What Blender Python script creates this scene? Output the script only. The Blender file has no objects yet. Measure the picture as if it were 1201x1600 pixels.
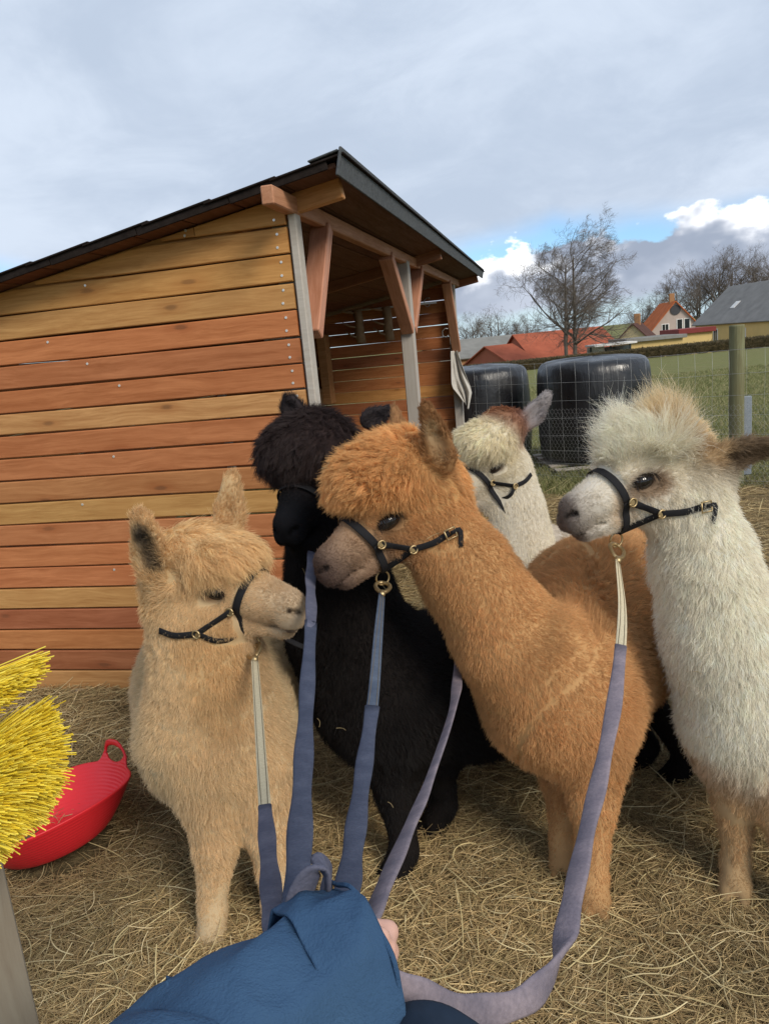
import bpy, bmesh, math, random
import numpy as np
from mathutils import Vector, Matrix

random.seed(7)
rng = np.random.default_rng(7)
scene = bpy.context.scene
COL = scene.collection

# ---------------------------------------------------------------- camera
CAM_H = 1.65
PITCH, ROLL = math.radians(12.3), math.radians(5.5)
FPX, CX, CY = 1200.0, 600.5, 800.0          # focal length and centre in photograph pixels
vF = np.array([0, math.cos(PITCH), -math.sin(PITCH)])
_u = np.array([0, math.sin(PITCH), math.cos(PITCH)]); _r = np.array([1.0, 0, 0])
vR = _r * math.cos(ROLL) - _u * math.sin(ROLL)
vU = _r * math.sin(ROLL) + _u * math.cos(ROLL)
vC = np.array([0, 0, CAM_H])
cam_d = bpy.data.cameras.new('camera'); cam = bpy.data.objects.new('camera', cam_d); COL.objects.link(cam)
cam_d.sensor_fit = 'HORIZONTAL'; cam_d.sensor_width = 36.0; cam_d.lens = 36.0 * FPX / 1201.0
cam_d.clip_start = 0.02; cam_d.clip_end = 6000
m = Matrix.Identity(4)
for i in range(3):
    m[i][0], m[i][1], m[i][2], m[i][3] = vR[i], vU[i], -vF[i], vC[i]
cam.matrix_world = m
scene.camera = cam

# ---------------------------------------------------------------- sky, sun, exposure
CLOUD_DRIFT, BANK_DRIFT = (7.2, 3.9, 0.0), (3.2, 1.9, 0.0)      # where the wind has carried the clouds
SUN_EL, SUN_AZ = math.radians(35), math.radians(143)     # azimuth clockwise from +Y: behind the camera, to its right
w = bpy.data.worlds.new('World'); scene.world = w; w.use_nodes = True
nt = w.node_tree; nt.nodes.clear()
def wn(t, **kw):
    n = nt.nodes.new(t)
    for k, v in kw.items(): setattr(n, k, v)
    return n
def wl(a, b): nt.links.new(a, b)
def wmath(op, a, b=None, c=None, clamp=False):
    n = wn('ShaderNodeMath', operation=op, use_clamp=clamp)
    for i, v in enumerate((a, b, c)):
        if v is None: continue
        if isinstance(v, (int, float)): n.inputs[i].default_value = v
        else: wl(v, n.inputs[i])
    return n.outputs[0]
def wramp(v, lo, hi):
    n = wn('ShaderNodeMapRange', interpolation_type='SMOOTHSTEP'); wl(v, n.inputs[0])
    n.inputs[1].default_value = lo; n.inputs[2].default_value = hi
    return n.outputs[0]
def wmix(f, a, b):
    n = wn('ShaderNodeMix', data_type='RGBA'); wl(f, n.inputs[0])
    for i, v in ((6, a), (7, b)):
        if isinstance(v, tuple): n.inputs[i].default_value = v + (1,)
        else: wl(v, n.inputs[i])
    return n.outputs[2]
tc = wn('ShaderNodeTexCoord'); sep = wn('ShaderNodeSeparateXYZ'); wl(tc.outputs['Generated'], sep.inputs[0])
EL = sep.outputs['Z']
def wnoise(vec, scale, detail=5, rough=0.55, dist=0.0):
    n = wn('ShaderNodeTexNoise'); n.inputs['Scale'].default_value = scale; n.inputs['Detail'].default_value = detail
    n.inputs['Roughness'].default_value = rough; n.inputs['Distortion'].default_value = dist
    wl(vec, n.inputs['Vector']); return n.outputs['Fac']
sky = wn('ShaderNodeTexSky', sky_type='NISHITA', sun_disc=False)
sky.sun_elevation = SUN_EL; sky.sun_rotation = SUN_AZ; sky.air_density = 1.0; sky.dust_density = 0.15; sky.ozone_density = 1.5
# high thin overcast: noise on a flat cloud deck
den = wmath('ADD', wmath('ABSOLUTE', EL), 0.22)
comb = wn('ShaderNodeCombineXYZ'); wl(wmath('DIVIDE', sep.outputs['X'], den), comb.inputs[0]); wl(wmath('DIVIDE', sep.outputs['Y'], den), comb.inputs[1])
drift = wn('ShaderNodeVectorMath', operation='ADD'); wl(comb.outputs[0], drift.inputs[0]); drift.inputs[1].default_value = CLOUD_DRIFT
n1 = wnoise(drift.outputs[0], 0.9, 6, 0.55, 0.4); n2 = wnoise(drift.outputs[0], 2.6, 7, 0.62, 0.6)
tone = wramp(wmath('ADD', wmath('MULTIPLY', n1, 0.62), wmath('MULTIPLY', n2, 0.38)), 0.38, 0.63)
CS = 8.1
deck = wmix(tone, (0.455 * CS, 0.535 * CS, 0.66 * CS), (0.60 * CS, 0.68 * CS, 0.80 * CS))
nb = wnoise(tc.outputs['Generated'], 5.0, 3, 0.5)
cover = wramp(wmath('ADD', EL, wmath('MULTIPLY', wmath('SUBTRACT', nb, 0.5), 0.11)), 0.098, 0.142)
bl_ = wn('ShaderNodeVectorMath', operation='MULTIPLY'); wl(sky.outputs[0], bl_.inputs[0]); bl_.inputs[1].default_value = (0.62, 0.82, 1.08); blue = bl_.outputs[0]
veil = wmix(wmath('SUBTRACT', 0.75, wmath('MULTIPLY', wramp(EL, 0.0, 0.05), 0.72)), blue, (0.50 * CS, 0.65 * CS, 0.78 * CS))
base = wmix(cover, veil, deck)
# low bank of cumulus along the horizon, sunlit tops
stretch = wn('ShaderNodeVectorMath', operation='MULTIPLY'); wl(tc.outputs['Generated'], stretch.inputs[0]); stretch.inputs[1].default_value = (1, 1, 1.6)
st2 = wn('ShaderNodeVectorMath', operation='ADD'); wl(stretch.outputs[0], st2.inputs[0]); st2.inputs[1].default_value = BANK_DRIFT; stretch = st2
lump = wnoise(stretch.outputs[0], 17.0, 6, 0.52); big = wnoise(stretch.outputs[0], 4.5, 2, 0.5)
top = wmath('ADD', wmath('MULTIPLY', wmath('SUBTRACT', big, 0.5), 0.13), wmath('MULTIPLY', wmath('SUBTRACT', lump, 0.5), 0.085))
depth_in = wmath('SUBTRACT', wmath('ADD', top, 0.098), EL)              # > 0 inside the bank
bank = wramp(depth_in, 0.0, 0.008)
low = wramp(wmath('ADD', EL, wmath('MULTIPLY', wmath('SUBTRACT', lump, 0.5), 0.03)), 0.008, 0.03)
bank = wmath('MULTIPLY', bank, low)
tint = wnoise(stretch.outputs[0], 9.0, 4, 0.5)
grey = wmix(wramp(tint, 0.35, 0.65), (0.32 * CS, 0.37 * CS, 0.47 * CS), (0.50 * CS, 0.55 * CS, 0.65 * CS))
lit = wmath('MULTIPLY', wmath('SUBTRACT', 1.0, wramp(depth_in, 0.010, 0.034)), wramp(tint, 0.40, 0.56))
bankc = wmix(lit, grey, (1.45 * CS, 1.45 * CS, 1.47 * CS))
allc = wmix(bank, base, bankc)
bg = wn('ShaderNodeBackground'); wl(allc, bg.inputs['Color']); bg.inputs['Strength'].default_value = 0.1
w.cycles.sampling_method = 'MANUAL'; w.cycles.sample_map_resolution = 512
wo = wn('ShaderNodeOutputWorld'); wl(bg.outputs[0], wo.inputs['Surface'])

sun_d = bpy.data.lights.new('sun', 'SUN'); sun = bpy.data.objects.new('sun', sun_d); COL.objects.link(sun)
sun_d.energy = 1.9; sun_d.angle = math.radians(22); sun_d.color = (1.0, 0.92, 0.80)
sdir = Vector((math.sin(SUN_AZ) * math.cos(SUN_EL), math.cos(SUN_AZ) * math.cos(SUN_EL), math.sin(SUN_EL)))
sun.rotation_euler = sdir.to_track_quat('Z', 'Y').to_euler(); sun.location = (2, -6, 8)
vs = scene.view_settings
vs.view_transform = 'Standard'; vs.look = 'None'; vs.exposure = 0.55; vs.gamma = 1.0; vs.use_curve_mapping = False
scene.cycles.use_denoising = True
scene.cycles.max_bounces = 6; scene.cycles.diffuse_bounces = 4; scene.cycles.glossy_bounces = 2; scene.cycles.transparent_max_bounces = 6
scene.cycles_curves.shape = 'RIBBONS'; scene.cycles_curves.subdivisions = 2

# ---------------------------------------------------------------- points
def ray(x, y): return vF + vR * (x - CX) / FPX + vU * (CY - y) / FPX
def at(x, y, d): return vC + ray(x, y) * d                       # a point seen there, d metres down the view axis
def onz(x, y, z=0.0):
    r = ray(x, y); return vC + r * ((z - CAM_H) / r[2])
def unit(v):
    v = np.asarray(v, float); return v / (np.linalg.norm(v, axis=-1, keepdims=True) + 1e-12)

# ---------------------------------------------------------------- smooth noise on a lattice
_lat = rng.random((32, 32, 32)).astype(np.float32) * 2 - 1
_latf = _lat.ravel()
def noise3(p, scale, seed=0):
    q = np.asarray(p, np.float32) * np.float32(scale) + np.float32(seed * 7.31 + 100.0)
    i = np.floor(q).astype(np.int32); f = (q - i).astype(np.float32); f = f * f * (3 - 2 * f)
    i0 = i & 31; i1 = (i + 1) & 31; I = [i0, i1]
    out = 0
    for dx in (0, 1):
        wx = f[..., 0] if dx else 1 - f[..., 0]
        for dy in (0, 1):
            wy = f[..., 1] if dy else 1 - f[..., 1]
            for dz in (0, 1):
                wz = f[..., 2] if dz else 1 - f[..., 2]
                out = out + wx * wy * wz * _latf[(I[dx][..., 0] * 32 + I[dy][..., 1]) * 32 + I[dz][..., 2]]
    return out
def vnoise(p, scale, seed=0):
    return np.stack([noise3(p, scale, seed + 3 * k + 1) for k in range(3)], -1)

# ---------------------------------------------------------------- objects
def link(o, parent=None):
    COL.objects.link(o)
    if parent is not None: o.parent = parent
    return o
def tag(o, label=None, cat=None, group=None, kind=None):
    if label: o['label'] = label
    if cat: o['category'] = cat
    if group: o['group'] = group
    if kind: o['kind'] = kind
    return o
def empty(name, loc=(0, 0, 0), rz=0.0):
    o = bpy.data.objects.new(name, None); o.location = loc; o.rotation_euler = (0, 0, rz); o.empty_display_size = 0.1
    return link(o)
def mesh_data(name, verts, faces, mats=(), smooth=False):
    me = bpy.data.meshes.new(name); me.from_pydata([tuple(map(float, v)) for v in verts], [], [tuple(f) for f in faces])
    for mt in (mats if isinstance(mats, (list, tuple)) else [mats]): me.materials.append(mt)
    if smooth: me.polygons.foreach_set('use_smooth', [True] * len(me.polygons))
    me.update(); return me
def mobj(name, verts, faces, mat, parent=None, smooth=False, loc=None):
    o = bpy.data.objects.new(name, mesh_data(name, verts, faces, mat, smooth))
    if loc is not None: o.location = loc
    return link(o, parent)
def np_mesh(name, V, Q, mat, smooth=True):
    """mesh from numpy quads, fast"""
    me = bpy.data.meshes.new(name); n = len(Q); k = Q.shape[1]
    me.vertices.add(len(V)); me.vertices.foreach_set('co', np.ascontiguousarray(V, np.float32).ravel())
    me.loops.add(n * k); me.loops.foreach_set('vertex_index', np.ascontiguousarray(Q, np.int32).ravel())
    me.polygons.add(n); me.polygons.foreach_set('loop_start', np.arange(0, n * k, k, dtype=np.int32))
    me.polygons.foreach_set('use_smooth', np.full(n, smooth))
    me.materials.append(mat); me.update(calc_edges=True); me.validate(); return me
_bev = {}
def box_mesh(sx, sy, sz, bev, mat):
    key = (round(sx, 4), round(sy, 4), round(sz, 4), bev, mat.name)
    if key not in _bev:
        bm = bmesh.new(); bmesh.ops.create_cube(bm, size=1.0)
        bmesh.ops.scale(bm, vec=(sx, sy, sz), verts=bm.verts)
        if bev > 0: bmesh.ops.bevel(bm, geom=list(bm.edges), offset=bev, segments=1, affect='EDGES')
        me = bpy.data.meshes.new('block'); bm.to_mesh(me); bm.free(); me.materials.append(mat); _bev[key] = me
    return _bev[key]
def box(name, c, s, mat, parent=None, bev=0.004, rot=(0, 0, 0), tint=None):
    o = bpy.data.objects.new(name, box_mesh(s[0], s[1], s[2], bev, mat)); o.location = c; o.rotation_euler = rot
    if tint is not None: o['tint'] = tint
    return link(o, parent)
def bar(name, p0, p1, wdt, hgt, mat, parent=None, bev=0.004, up=(0, 0, 1), tint=None):
    """a timber: local X runs from p0 to p1"""
    p0, p1 = Vector(p0), Vector(p1); x = (p1 - p0); L = x.length; x.normalize()
    y = Vector(up).cross(x); y.normalize(); z = x.cross(y)
    o = bpy.data.objects.new(name, box_mesh(L, wdt, hgt, bev, mat))
    M = Matrix.Identity(4); c = (p0 + p1) / 2
    for i in range(3): M[i][0], M[i][1], M[i][2], M[i][3] = x[i], y[i], z[i], c[i]
    o.matrix_basis = M
    if tint is not None: o['tint'] = tint
    return link(o, parent)
def frames(P):
    P = np.asarray(P, float); T = np.gradient(P, axis=0); T = unit(T)
    n0 = np.cross(T[0], (0, 0, 1.0))
    if np.linalg.norm(n0) < 1e-3: n0 = np.cross(T[0], (0, 1.0, 0))
    N = [unit(n0)]
    for i in range(1, len(P)):
        v = N[-1] - T[i] * np.dot(N[-1], T[i]); N.append(unit(v))
    N = np.array(N); return T, N, np.cross(T, N)
def tube_geo(P, r, seg=8, cap=True):
    P = np.asarray(P, float); r = np.broadcast_to(r, (len(P),)); T, N, B = frames(P)
    V, Fc = [], []
    for i in range(len(P)):
        for k in range(seg):
            a = 2 * math.pi * k / seg; V.append(P[i] + r[i] * (math.cos(a) * N[i] + math.sin(a) * B[i]))
    for i in range(len(P) - 1):
        for k in range(seg):
            k2 = (k + 1) % seg; Fc.append((i * seg + k, i * seg + k2, (i + 1) * seg + k2, (i + 1) * seg + k))
    if cap: Fc.append(tuple(range(seg))[::-1]); Fc.append(tuple((len(P) - 1) * seg + k for k in range(seg)))
    return V, Fc
def tube(name, P, r, mat, parent=None, seg=8):
    V, Fc = tube_geo(P, r, seg); return mobj(name, V, Fc, mat, parent, True)
def join_geo(parts):
    V, Fc = [], []
    for v, f in parts:
        o = len(V); V += list(v); Fc += [tuple(i + o for i in q) for q in f]
    return V, Fc
def spline(P, n):
    """Catmull-Rom through the points"""
    P = np.asarray(P, float); Q = np.vstack([2 * P[0] - P[1], P, 2 * P[-1] - P[-2]]); out = []
    t = np.linspace(0, len(P) - 1 - 1e-6, n)
    for s in t:
        i = int(s); u = s - i; a, b, c, d = Q[i:i + 4]
        out.append(0.5 * (2 * b + (c - a) * u + (2 * a - 5 * b + 4 * c - d) * u * u + (3 * b - a - 3 * c + d) * u ** 3))
    return np.array(out)
def ribbon_geo(P, Wd, width, thick):
    """a flat strap along P; Wd: direction across it"""
    P = np.asarray(P, float); T = unit(np.gradient(P, axis=0)); Wd = np.broadcast_to(np.asarray(Wd, float), P.shape)
    Wd = unit(Wd - T * np.sum(T * Wd, 1, keepdims=True)); N = np.cross(T, Wd)
    width = np.broadcast_to(width, (len(P),))[:, None]; V, Fc = [], []
    e = thick * 0.5
    ring = [P + Wd * width * .5 + N * e * .3, P + Wd * width * .38 + N * e, P - Wd * width * .38 + N * e, P - Wd * width * .5 + N * e * .3,
            P - Wd * width * .5 - N * e * .3, P - Wd * width * .38 - N * e, P + Wd * width * .38 - N * e, P + Wd * width * .5 - N * e * .3]
    n = len(P)
    for i in range(n):
        for k in range(8): V.append(ring[k][i])
    for i in range(n - 1):
        for k in range(8):
            k2 = (k + 1) % 8; Fc.append((i * 8 + k, i * 8 + k2, (i + 1) * 8 + k2, (i + 1) * 8 + k))
    Fc.append(tuple(range(8))[::-1]); Fc.append(tuple((n - 1) * 8 + k for k in range(8)))
    return V, Fc
def ribbon(name, P, Wd, width, thick, mat, parent=None):
    V, Fc = ribbon_geo(P, Wd, width, thick); return mobj(name, V, Fc, mat, parent, True)
def strands(name, pts, rad, col, mat, parent=None, loc=None):
    """hair curves: pts (n,k,3), rad (n,k) or (k,), col (n,3)"""
    n, k = pts.shape[:2]; hc = bpy.data.hair_curves.new(name); hc.add_curves([k] * n)
    P = pts if loc is None else pts - np.asarray(loc)
    hc.attributes['position'].data.foreach_set('vector', np.ascontiguousarray(P, np.float32).ravel())
    ra = hc.attributes.get('radius') or hc.attributes.new('radius', 'FLOAT', 'POINT')
    ra.data.foreach_set('value', np.ascontiguousarray(np.broadcast_to(rad, (n, k)), np.float32).ravel())
    ca = hc.attributes.new('col', 'FLOAT_COLOR', 'CURVE')
    c4 = np.ones((n, 4), np.float32); c4[:, :3] = col; ca.data.foreach_set('color', c4.ravel())
    hc.materials.append(mat); o = bpy.data.objects.new(name, hc)
    if loc is not None and parent is None: o.location = loc
    return link(o, parent)

# ---------------------------------------------------------------- materials
class Mat:
    def __init__(s, name, rough=0.8, spec=0.3):
        s.m = bpy.data.materials.new(name); s.m.use_nodes = True; s.t = s.m.node_tree
        s.b = s.t.nodes['Principled BSDF']; s.b.inputs['Roughness'].default_value = rough; s.b.inputs['Specular IOR Level'].default_value = spec
        s._c = {}
    def n(s, t, **kw):
        x = s.t.nodes.new(t)
        for k, v in kw.items(): setattr(x, k, v)
        return x
    def l(s, a, b): s.t.links.new(a, b)
    def coord(s, kind='Object', scale=(1, 1, 1), rnd=True):
        key = (kind, scale, rnd)
        if key in s._c: return s._c[key]
        tc = s.n('ShaderNodeTexCoord'); mp = s.n('ShaderNodeMapping'); mp.inputs['Scale'].default_value = scale
        s.l(tc.outputs[kind], mp.inputs['Vector'])
        if rnd:
            oi = s.n('ShaderNodeObjectInfo'); mu = s.n('ShaderNodeMath', operation='MULTIPLY'); mu.inputs[1].default_value = 53.0
            s.l(oi.outputs['Random'], mu.inputs[0]); s.l(mu.outputs[0], mp.inputs['Location'])
        s._c[key] = mp.outputs[0]; return mp.outputs[0]
    def noise(s, vec, scale, detail=4, rough=.55, dist=0., out='Fac'):
        x = s.n('ShaderNodeTexNoise'); s.l(vec, x.inputs['Vector']); x.inputs['Scale'].default_value = scale
        x.inputs['Detail'].default_value = detail; x.inputs['Roughness'].default_value = rough; x.inputs['Distortion'].default_value = dist
        return x.outputs[out]
    def rng(s, v, lo, hi, a=0., b=1.):
        x = s.n('ShaderNodeMapRange'); s.l(v, x.inputs[0])
        for i, q in enumerate((lo, hi, a, b)): x.inputs[i + 1].default_value = q
        return x.outputs[0]
    def mix(s, f, a, b, mode='MIX'):
        x = s.n('ShaderNodeMix', data_type='RGBA', blend_type=mode)
        for i, v in ((0, f), (6, a), (7, b)):
            if isinstance(v, (int, float)): x.inputs[i].default_value = v
            elif isinstance(v, tuple): x.inputs[i].default_value = v + (1,) * (4 - len(v))
            else: s.l(v, x.inputs[i])
        return x.outputs[2]
    def math(s, op, a, b=0.):
        x = s.n('ShaderNodeMath', operation=op)
        for i, v in enumerate((a, b)):
            if isinstance(v, (int, float)): x.inputs[i].default_value = v
            else: s.l(v, x.inputs[i])
        return x.outputs[0]
    def attr(s, name, kind='GEOMETRY', out='Color'):
        x = s.n('ShaderNodeAttribute', attribute_type=kind, attribute_name=name); return x.outputs[out]
    def color(s, c):
        if isinstance(c, tuple): s.b.inputs['Base Color'].default_value = c + (1,)
        else: s.l(c, s.b.inputs['Base Color'])
        return s
    def rough(s, v): s.l(v, s.b.inputs['Roughness']); return s
    def bump(s, h, strength=.4, dist=.01):
        x = s.n('ShaderNodeBump'); x.inputs['Strength'].default_value = strength; x.inputs['Distance'].default_value = dist
        s.l(h, x.inputs['Height']); s.l(x.outputs[0], s.b.inputs['Normal']); return s

def plain(name, c, rough=.7, spec=.3, var=.12, scale=6., metal=0., bump=0.):
    M = Mat(name, rough, spec); v = M.coord(); f = M.noise(v, scale, 5, .6)
    M.color(M.mix(f, tuple(x * (1 - 2 * var) for x in c), tuple(min(1, x * (1 + 2 * var)) for x in c)))
    M.b.inputs['Metallic'].default_value = metal
    if bump: M.bump(M.noise(v, scale * 6, 4), bump, .003)
    return M.m

def wood(name, use_tint=True, base=(.5, .25, .1), knots=True, grey=0.0, rough=.62):
    """sawn board: grain runs along local X"""
    M = Mat(name, rough, .25)
    v = M.coord('Object', (1, 1, 1)); col = M.attr('tint', 'OBJECT') if use_tint else None
    vs = M.coord('Object', (.55, 10, 10))
    warp = M.noise(v, 1.7, 2, .5, 0, 'Color')
    add = M.n('ShaderNodeVectorMath', operation='MULTIPLY_ADD'); M.l(warp, add.inputs[0]); add.inputs[1].default_value = (.2, .9, .9); M.l(vs, add.inputs[2])
    g1 = M.noise(add.outputs[0], 3.2, 6, .65, .3); g2 = M.noise(add.outputs[0], 13., 3, .6)
    grain = M.math('ADD', M.math('MULTIPLY', g1, .7), M.math('MULTIPLY', g2, .3))
    fig = M.rng(grain, .36, .64)
    c0 = col if use_tint else base
    dark = M.mix(1.0, c0, (.72, .63, .54), 'MULTIPLY'); light = M.mix(1.0, c0, (1.12, 1.14, 1.16), 'MULTIPLY')
    c = M.mix(fig, dark, light)
    blotch = M.rng(M.noise(v, 2.6, 4, .6), .42, .70)
    c = M.mix(M.math('MULTIPLY', blotch, .38), c, M.mix(1.0, c0, (.80, .66, .56), 'MULTIPLY'))
    if knots:
        kv0 = M.coord('Object', (2.0, 5.5, 5.5)); sx_ = M.n('ShaderNodeSeparateXYZ'); M.l(kv0, sx_.inputs[0]); cx_ = M.n('ShaderNodeCombineXYZ'); M.l(sx_.outputs[0], cx_.inputs[0]); M.l(M.math('ADD', sx_.outputs[2], M.math('MULTIPLY', sx_.outputs[1], .3)), cx_.inputs[1]); kv = cx_.outputs[0]; vo = M.n('ShaderNodeTexVoronoi', voronoi_dimensions='2D'); M.l(kv, vo.inputs['Vector']); vo.inputs['Scale'].default_value = .9; vo.inputs['Randomness'].default_value = 1
        sc = M.n('ShaderNodeSeparateColor'); M.l(vo.outputs['Color'], sc.inputs[0])
        on = M.math('MULTIPLY', M.rng(sc.outputs[0], .68, .72), M.rng(sc.outputs[1], 0., 1., .35, 1.)); wob = M.math('ADD', vo.outputs['Distance'], M.math('MULTIPLY', M.math('SUBTRACT', M.noise(add.outputs[0], 6., 3), .5), .10)); ring = M.rng(wob, .20, .05); core = M.rng(wob, .07, .03)
        c = M.mix(M.math('MULTIPLY', M.math('MULTIPLY', ring, on), .55), c, M.mix(1.0, c0, (.62, .42, .30), 'MULTIPLY'))
        c = M.mix(M.math('MULTIPLY', M.math('MULTIPLY', core, on), .6), c, (.09, .045, .022))
    if grey: c = M.mix(M.rng(M.noise(v, 3.0, 5, .65), .3, .7, grey * .6, grey), c, (.40, .38, .35))
    M.color(c); M.bump(grain, .35, .004); M.rough(M.rng(grain, .3, .7, rough + .1, rough - .08))
    return M.m
# ================================================================ ground
def ground_z(y):
    y = np.asarray(y, float)
    return np.where(y < 9, 0, np.where(y < 56, -.023 * (y - 9), np.where(y < 82, -1.081 - .075 * (y - 56), np.maximum(-3.03 - .012 * (y - 82), -9.0))))
def grass_mat():
    M = Mat('field grass', .95, .1); v = M.coord('Object', (1, 1, 1), False)
    a = M.noise(v, .35, 4, .6); b = M.noise(v, 2.6, 6, .7); d = M.noise(v, 16., 3, .7)
    c = M.mix(M.rng(b, .35, .65), (.140, .145, .050), (.205, .195, .080))
    c = M.mix(M.rng(a, .38, .66), c, (.165, .175, .060)); c = M.mix(M.rng(d, .5, .75, 0, .7), c, (.27, .235, .12))
    c = M.mix(M.rng(M.noise(v, 5.5, 4, .65), .56, .70, 0, .75), c, (.105, .098, .042))
    M.color(c); M.bump(M.math('ADD', M.math('MULTIPLY', b, .6), M.math('MULTIPLY', d, .4)), .9, .12); return M.m
rr = np.concatenate([[0.001], np.geomspace(1.0, 3000, 70)]); aa = np.linspace(0, 2 * math.pi, 97)[:-1]
gx = rr[:, None] * np.sin(aa); gy = rr[:, None] * np.cos(aa); gz = ground_z(gy)
GV = np.stack([gx, gy, gz], -1).reshape(-1, 3); na = len(aa)
GQ = np.array([(i * na + j, i * na + (j + 1) % na, (i + 1) * na + (j + 1) % na, (i + 1) * na + j) for i in range(len(rr) - 1) for j in range(na)])[:, ::-1]
g = bpy.data.objects.new('ground', np_mesh('ground', GV, GQ, grass_mat())); link(g); tag(g, kind='structure')

def pen_mat():
    M = Mat('trampled hay floor', .95, .1); v = M.coord('Object', (1, 1, 1), False)
    a = M.noise(v, 1.4, 5, .6); b = M.noise(v, 26., 5, .7, .8)
    c = M.mix(M.rng(b, .3, .7), (.055, .040, .022), (.26, .195, .10)); c = M.mix(M.rng(a, .45, .7, 0, .6), c, (.09, .075, .04))
    M.color(c); M.bump(b, .8, .03); return M.m
def mound(x, y):
    p = np.stack([x, y, np.zeros_like(x)], -1)
    return .030 * (noise3(p, 1.3, 3) + 1) * .5 + .018 * (noise3(p, 3.7, 4) + 1) * .5
xs = np.linspace(-4.2, 5.2, 110); ys = np.linspace(-1.6, 7.5, 100); X, Y = np.meshgrid(xs, ys)
edge = np.minimum.reduce([X + 4.2, 5.2 - X, Y + 1.6, 7.5 - Y]); Z = .006 + mound(X, Y) * np.clip(edge / .4, 0, 1) - .02 * (edge < .02)
PV = np.stack([X, Y, Z], -1).reshape(-1, 3); nx = len(xs)
PQ = np.array([(j * nx + i, j * nx + i + 1, (j + 1) * nx + i + 1, (j + 1) * nx + i) for j in range(len(ys) - 1) for i in range(nx - 1)])
pen = bpy.data.objects.new('pen_floor', np_mesh('pen_floor', PV, PQ, pen_mat())); link(pen); tag(pen, kind='structure')

# ================================================================ shed
tints = {'y': (.56, .290, .094), 'o': (.54, .260, .085), 'r': (.47, .185, .070), 'd': (.36, .132, .060), 'n': (.52, .290, .106), 'p': (.45, .195, .080)}
def jit(c, a=.07):
    k = 1 + random.uniform(-a, a); return tuple(x * k * (1 + random.uniform(-.04, .04)) for x in c)
M_plank = wood('larch board'); M_timber = wood('planed timber', knots=False); M_grey = wood('weathered post', True, grey=.75, knots=False, rough=.8)
M_screw = plain('screw head', (.75, .74, .70), .35, .5, .05, metal=.6)
M_felt = plain('roofing felt', (.085, .092, .098), .85, .25, .35, 60., bump=.5)
M_shingle = plain('asphalt shingle', (.022, .017, .015), .95, .04, .35, 30., bump=.5)
M_deck = wood('roof deck board', True, knots=False, rough=.8)
M_stone = plain('footing stone', (.30, .25, .20), .9, .2, .2, 9., bump=.6)
SH_A = math.radians(-13.17)
shed = empty('shed', (-.282, 3.476, 0), SH_A); tag(shed, 'open-fronted larch board animal shed with sloping felt roof', 'shed')
DEP, WID = 5.7, 3.0
SL = .168                                                   # roof slope
def roof_z(x): return 2.345 + SL * (x - .26)                # underside of the deck at local x
screw_me = None
def screw(parent, x, z, yside):
    global screw_me
    if screw_me is None:
        V, Fc = tube_geo([(0, 0, 0), (0, -.003, 0)], [.0065, .0055], 8); screw_me = mesh_data('screw', V, Fc, M_screw)
    o = bpy.data.objects.new('screw', screw_me); o.location = (x, yside, z); link(o, parent)
def plank(x0, x1, z0, z1, y, t, tint, ztop=None, screws=True, side=-1):
    """wall board in the plane y; ztop(x) clips its top edge under the roof"""
    cx, cz = (x0 + x1) / 2, (z0 + z1) / 2; n = 9 if ztop is None or z1 < 1.75 else 49
    xs_ = np.linspace(x0, x1, n); b = .004
    prof = []
    for x in xs_:
        zt = z1 if ztop is None else min(z1, ztop(x))
        if zt > z0 + .006: prof.append((x, zt))
    if len(prof) < 2: return None
    V, Fc = [], []; ph = random.uniform(0, 9)
    for x, zt in prof:
        wv = .0016 * math.sin(x * 3.1 + ph)
        sec = [(y - t / 2, z0 + b + wv), (y - t / 2, zt - b + wv), (y - t / 2 + b, zt + wv), (y + t / 2 - b, zt + wv), (y + t / 2, zt - b + wv), (y + t / 2, z0 + b + wv), (y + t / 2 - b, z0 + wv), (y - t / 2 + b, z0 + wv)]
        V += [(x - cx, yy - y, zz - cz) for yy, zz in sec]
    for i in range(len(prof) - 1):
        for k in range(8): Fc.append((i * 8 + k, (i + 1) * 8 + k, (i + 1) * 8 + (k + 1) % 8, i * 8 + (k + 1) % 8))
    Fc.append(tuple(range(8))); Fc.append(tuple((len(prof) - 1) * 8 + k for k in range(8))[::-1])
    o = mobj('plank', V, Fc, M_plank, shed, False, (cx, y, cz)); o['tint'] = tint
    if screws:
        h = (prof[-1][1] - z0)
        for f in (.25, .76): screw(o, x1 - cx - .045 + random.uniform(-.008, .008), z0 + h * f - cz, side * t / 2)
        if random.random() < .35: screw(o, x1 - cx - random.uniform(.9, 1.3), z0 + h * .8 - cz, side * t / 2)
    return o
# near side wall, boards from the ground up (heights read off the photograph)
edges = [.03 + k * .1128 for k in range(13)] + [1.489, 1.601, 1.715, 1.832, 1.947, 2.064, 2.178, 2.283]
order = 'n d r d n r r p n p r r n r r r n y y y'.split()
for i in range(len(edges) - 1):
    z0, z1 = edges[i] + .004, edges[i + 1] - .004
    y0 = -.013 + random.uniform(-.0025, .0025)
    under = lambda x: roof_z(x) - .006
    if i == 19:
        plank(-WID, -.432, z0, z1, y0, .026, jit(tints['y']), under); plank(-.429, -.012, z0, z1, y0, .026, jit(tints['y']), under)
    else: plank(-WID, -.012, z0, z1, y0, .026, jit(tints[order[i]], .05), under)
# footing stones under the wall
for i, x in enumerate(np.arange(-2.9, 0, .42)):
    o = box('footing_stone', (x, .03, -.03), (.36, .16, .09), M_stone, shed, .02, (random.uniform(-.05, .05), random.uniform(-.04, .04), random.uniform(-.1, .1)))
box('footing_stone', (-1.32, -.02, .0), (.34, .12, .07), M_stone, shed, .02, (.05, .03, .04))
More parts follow.
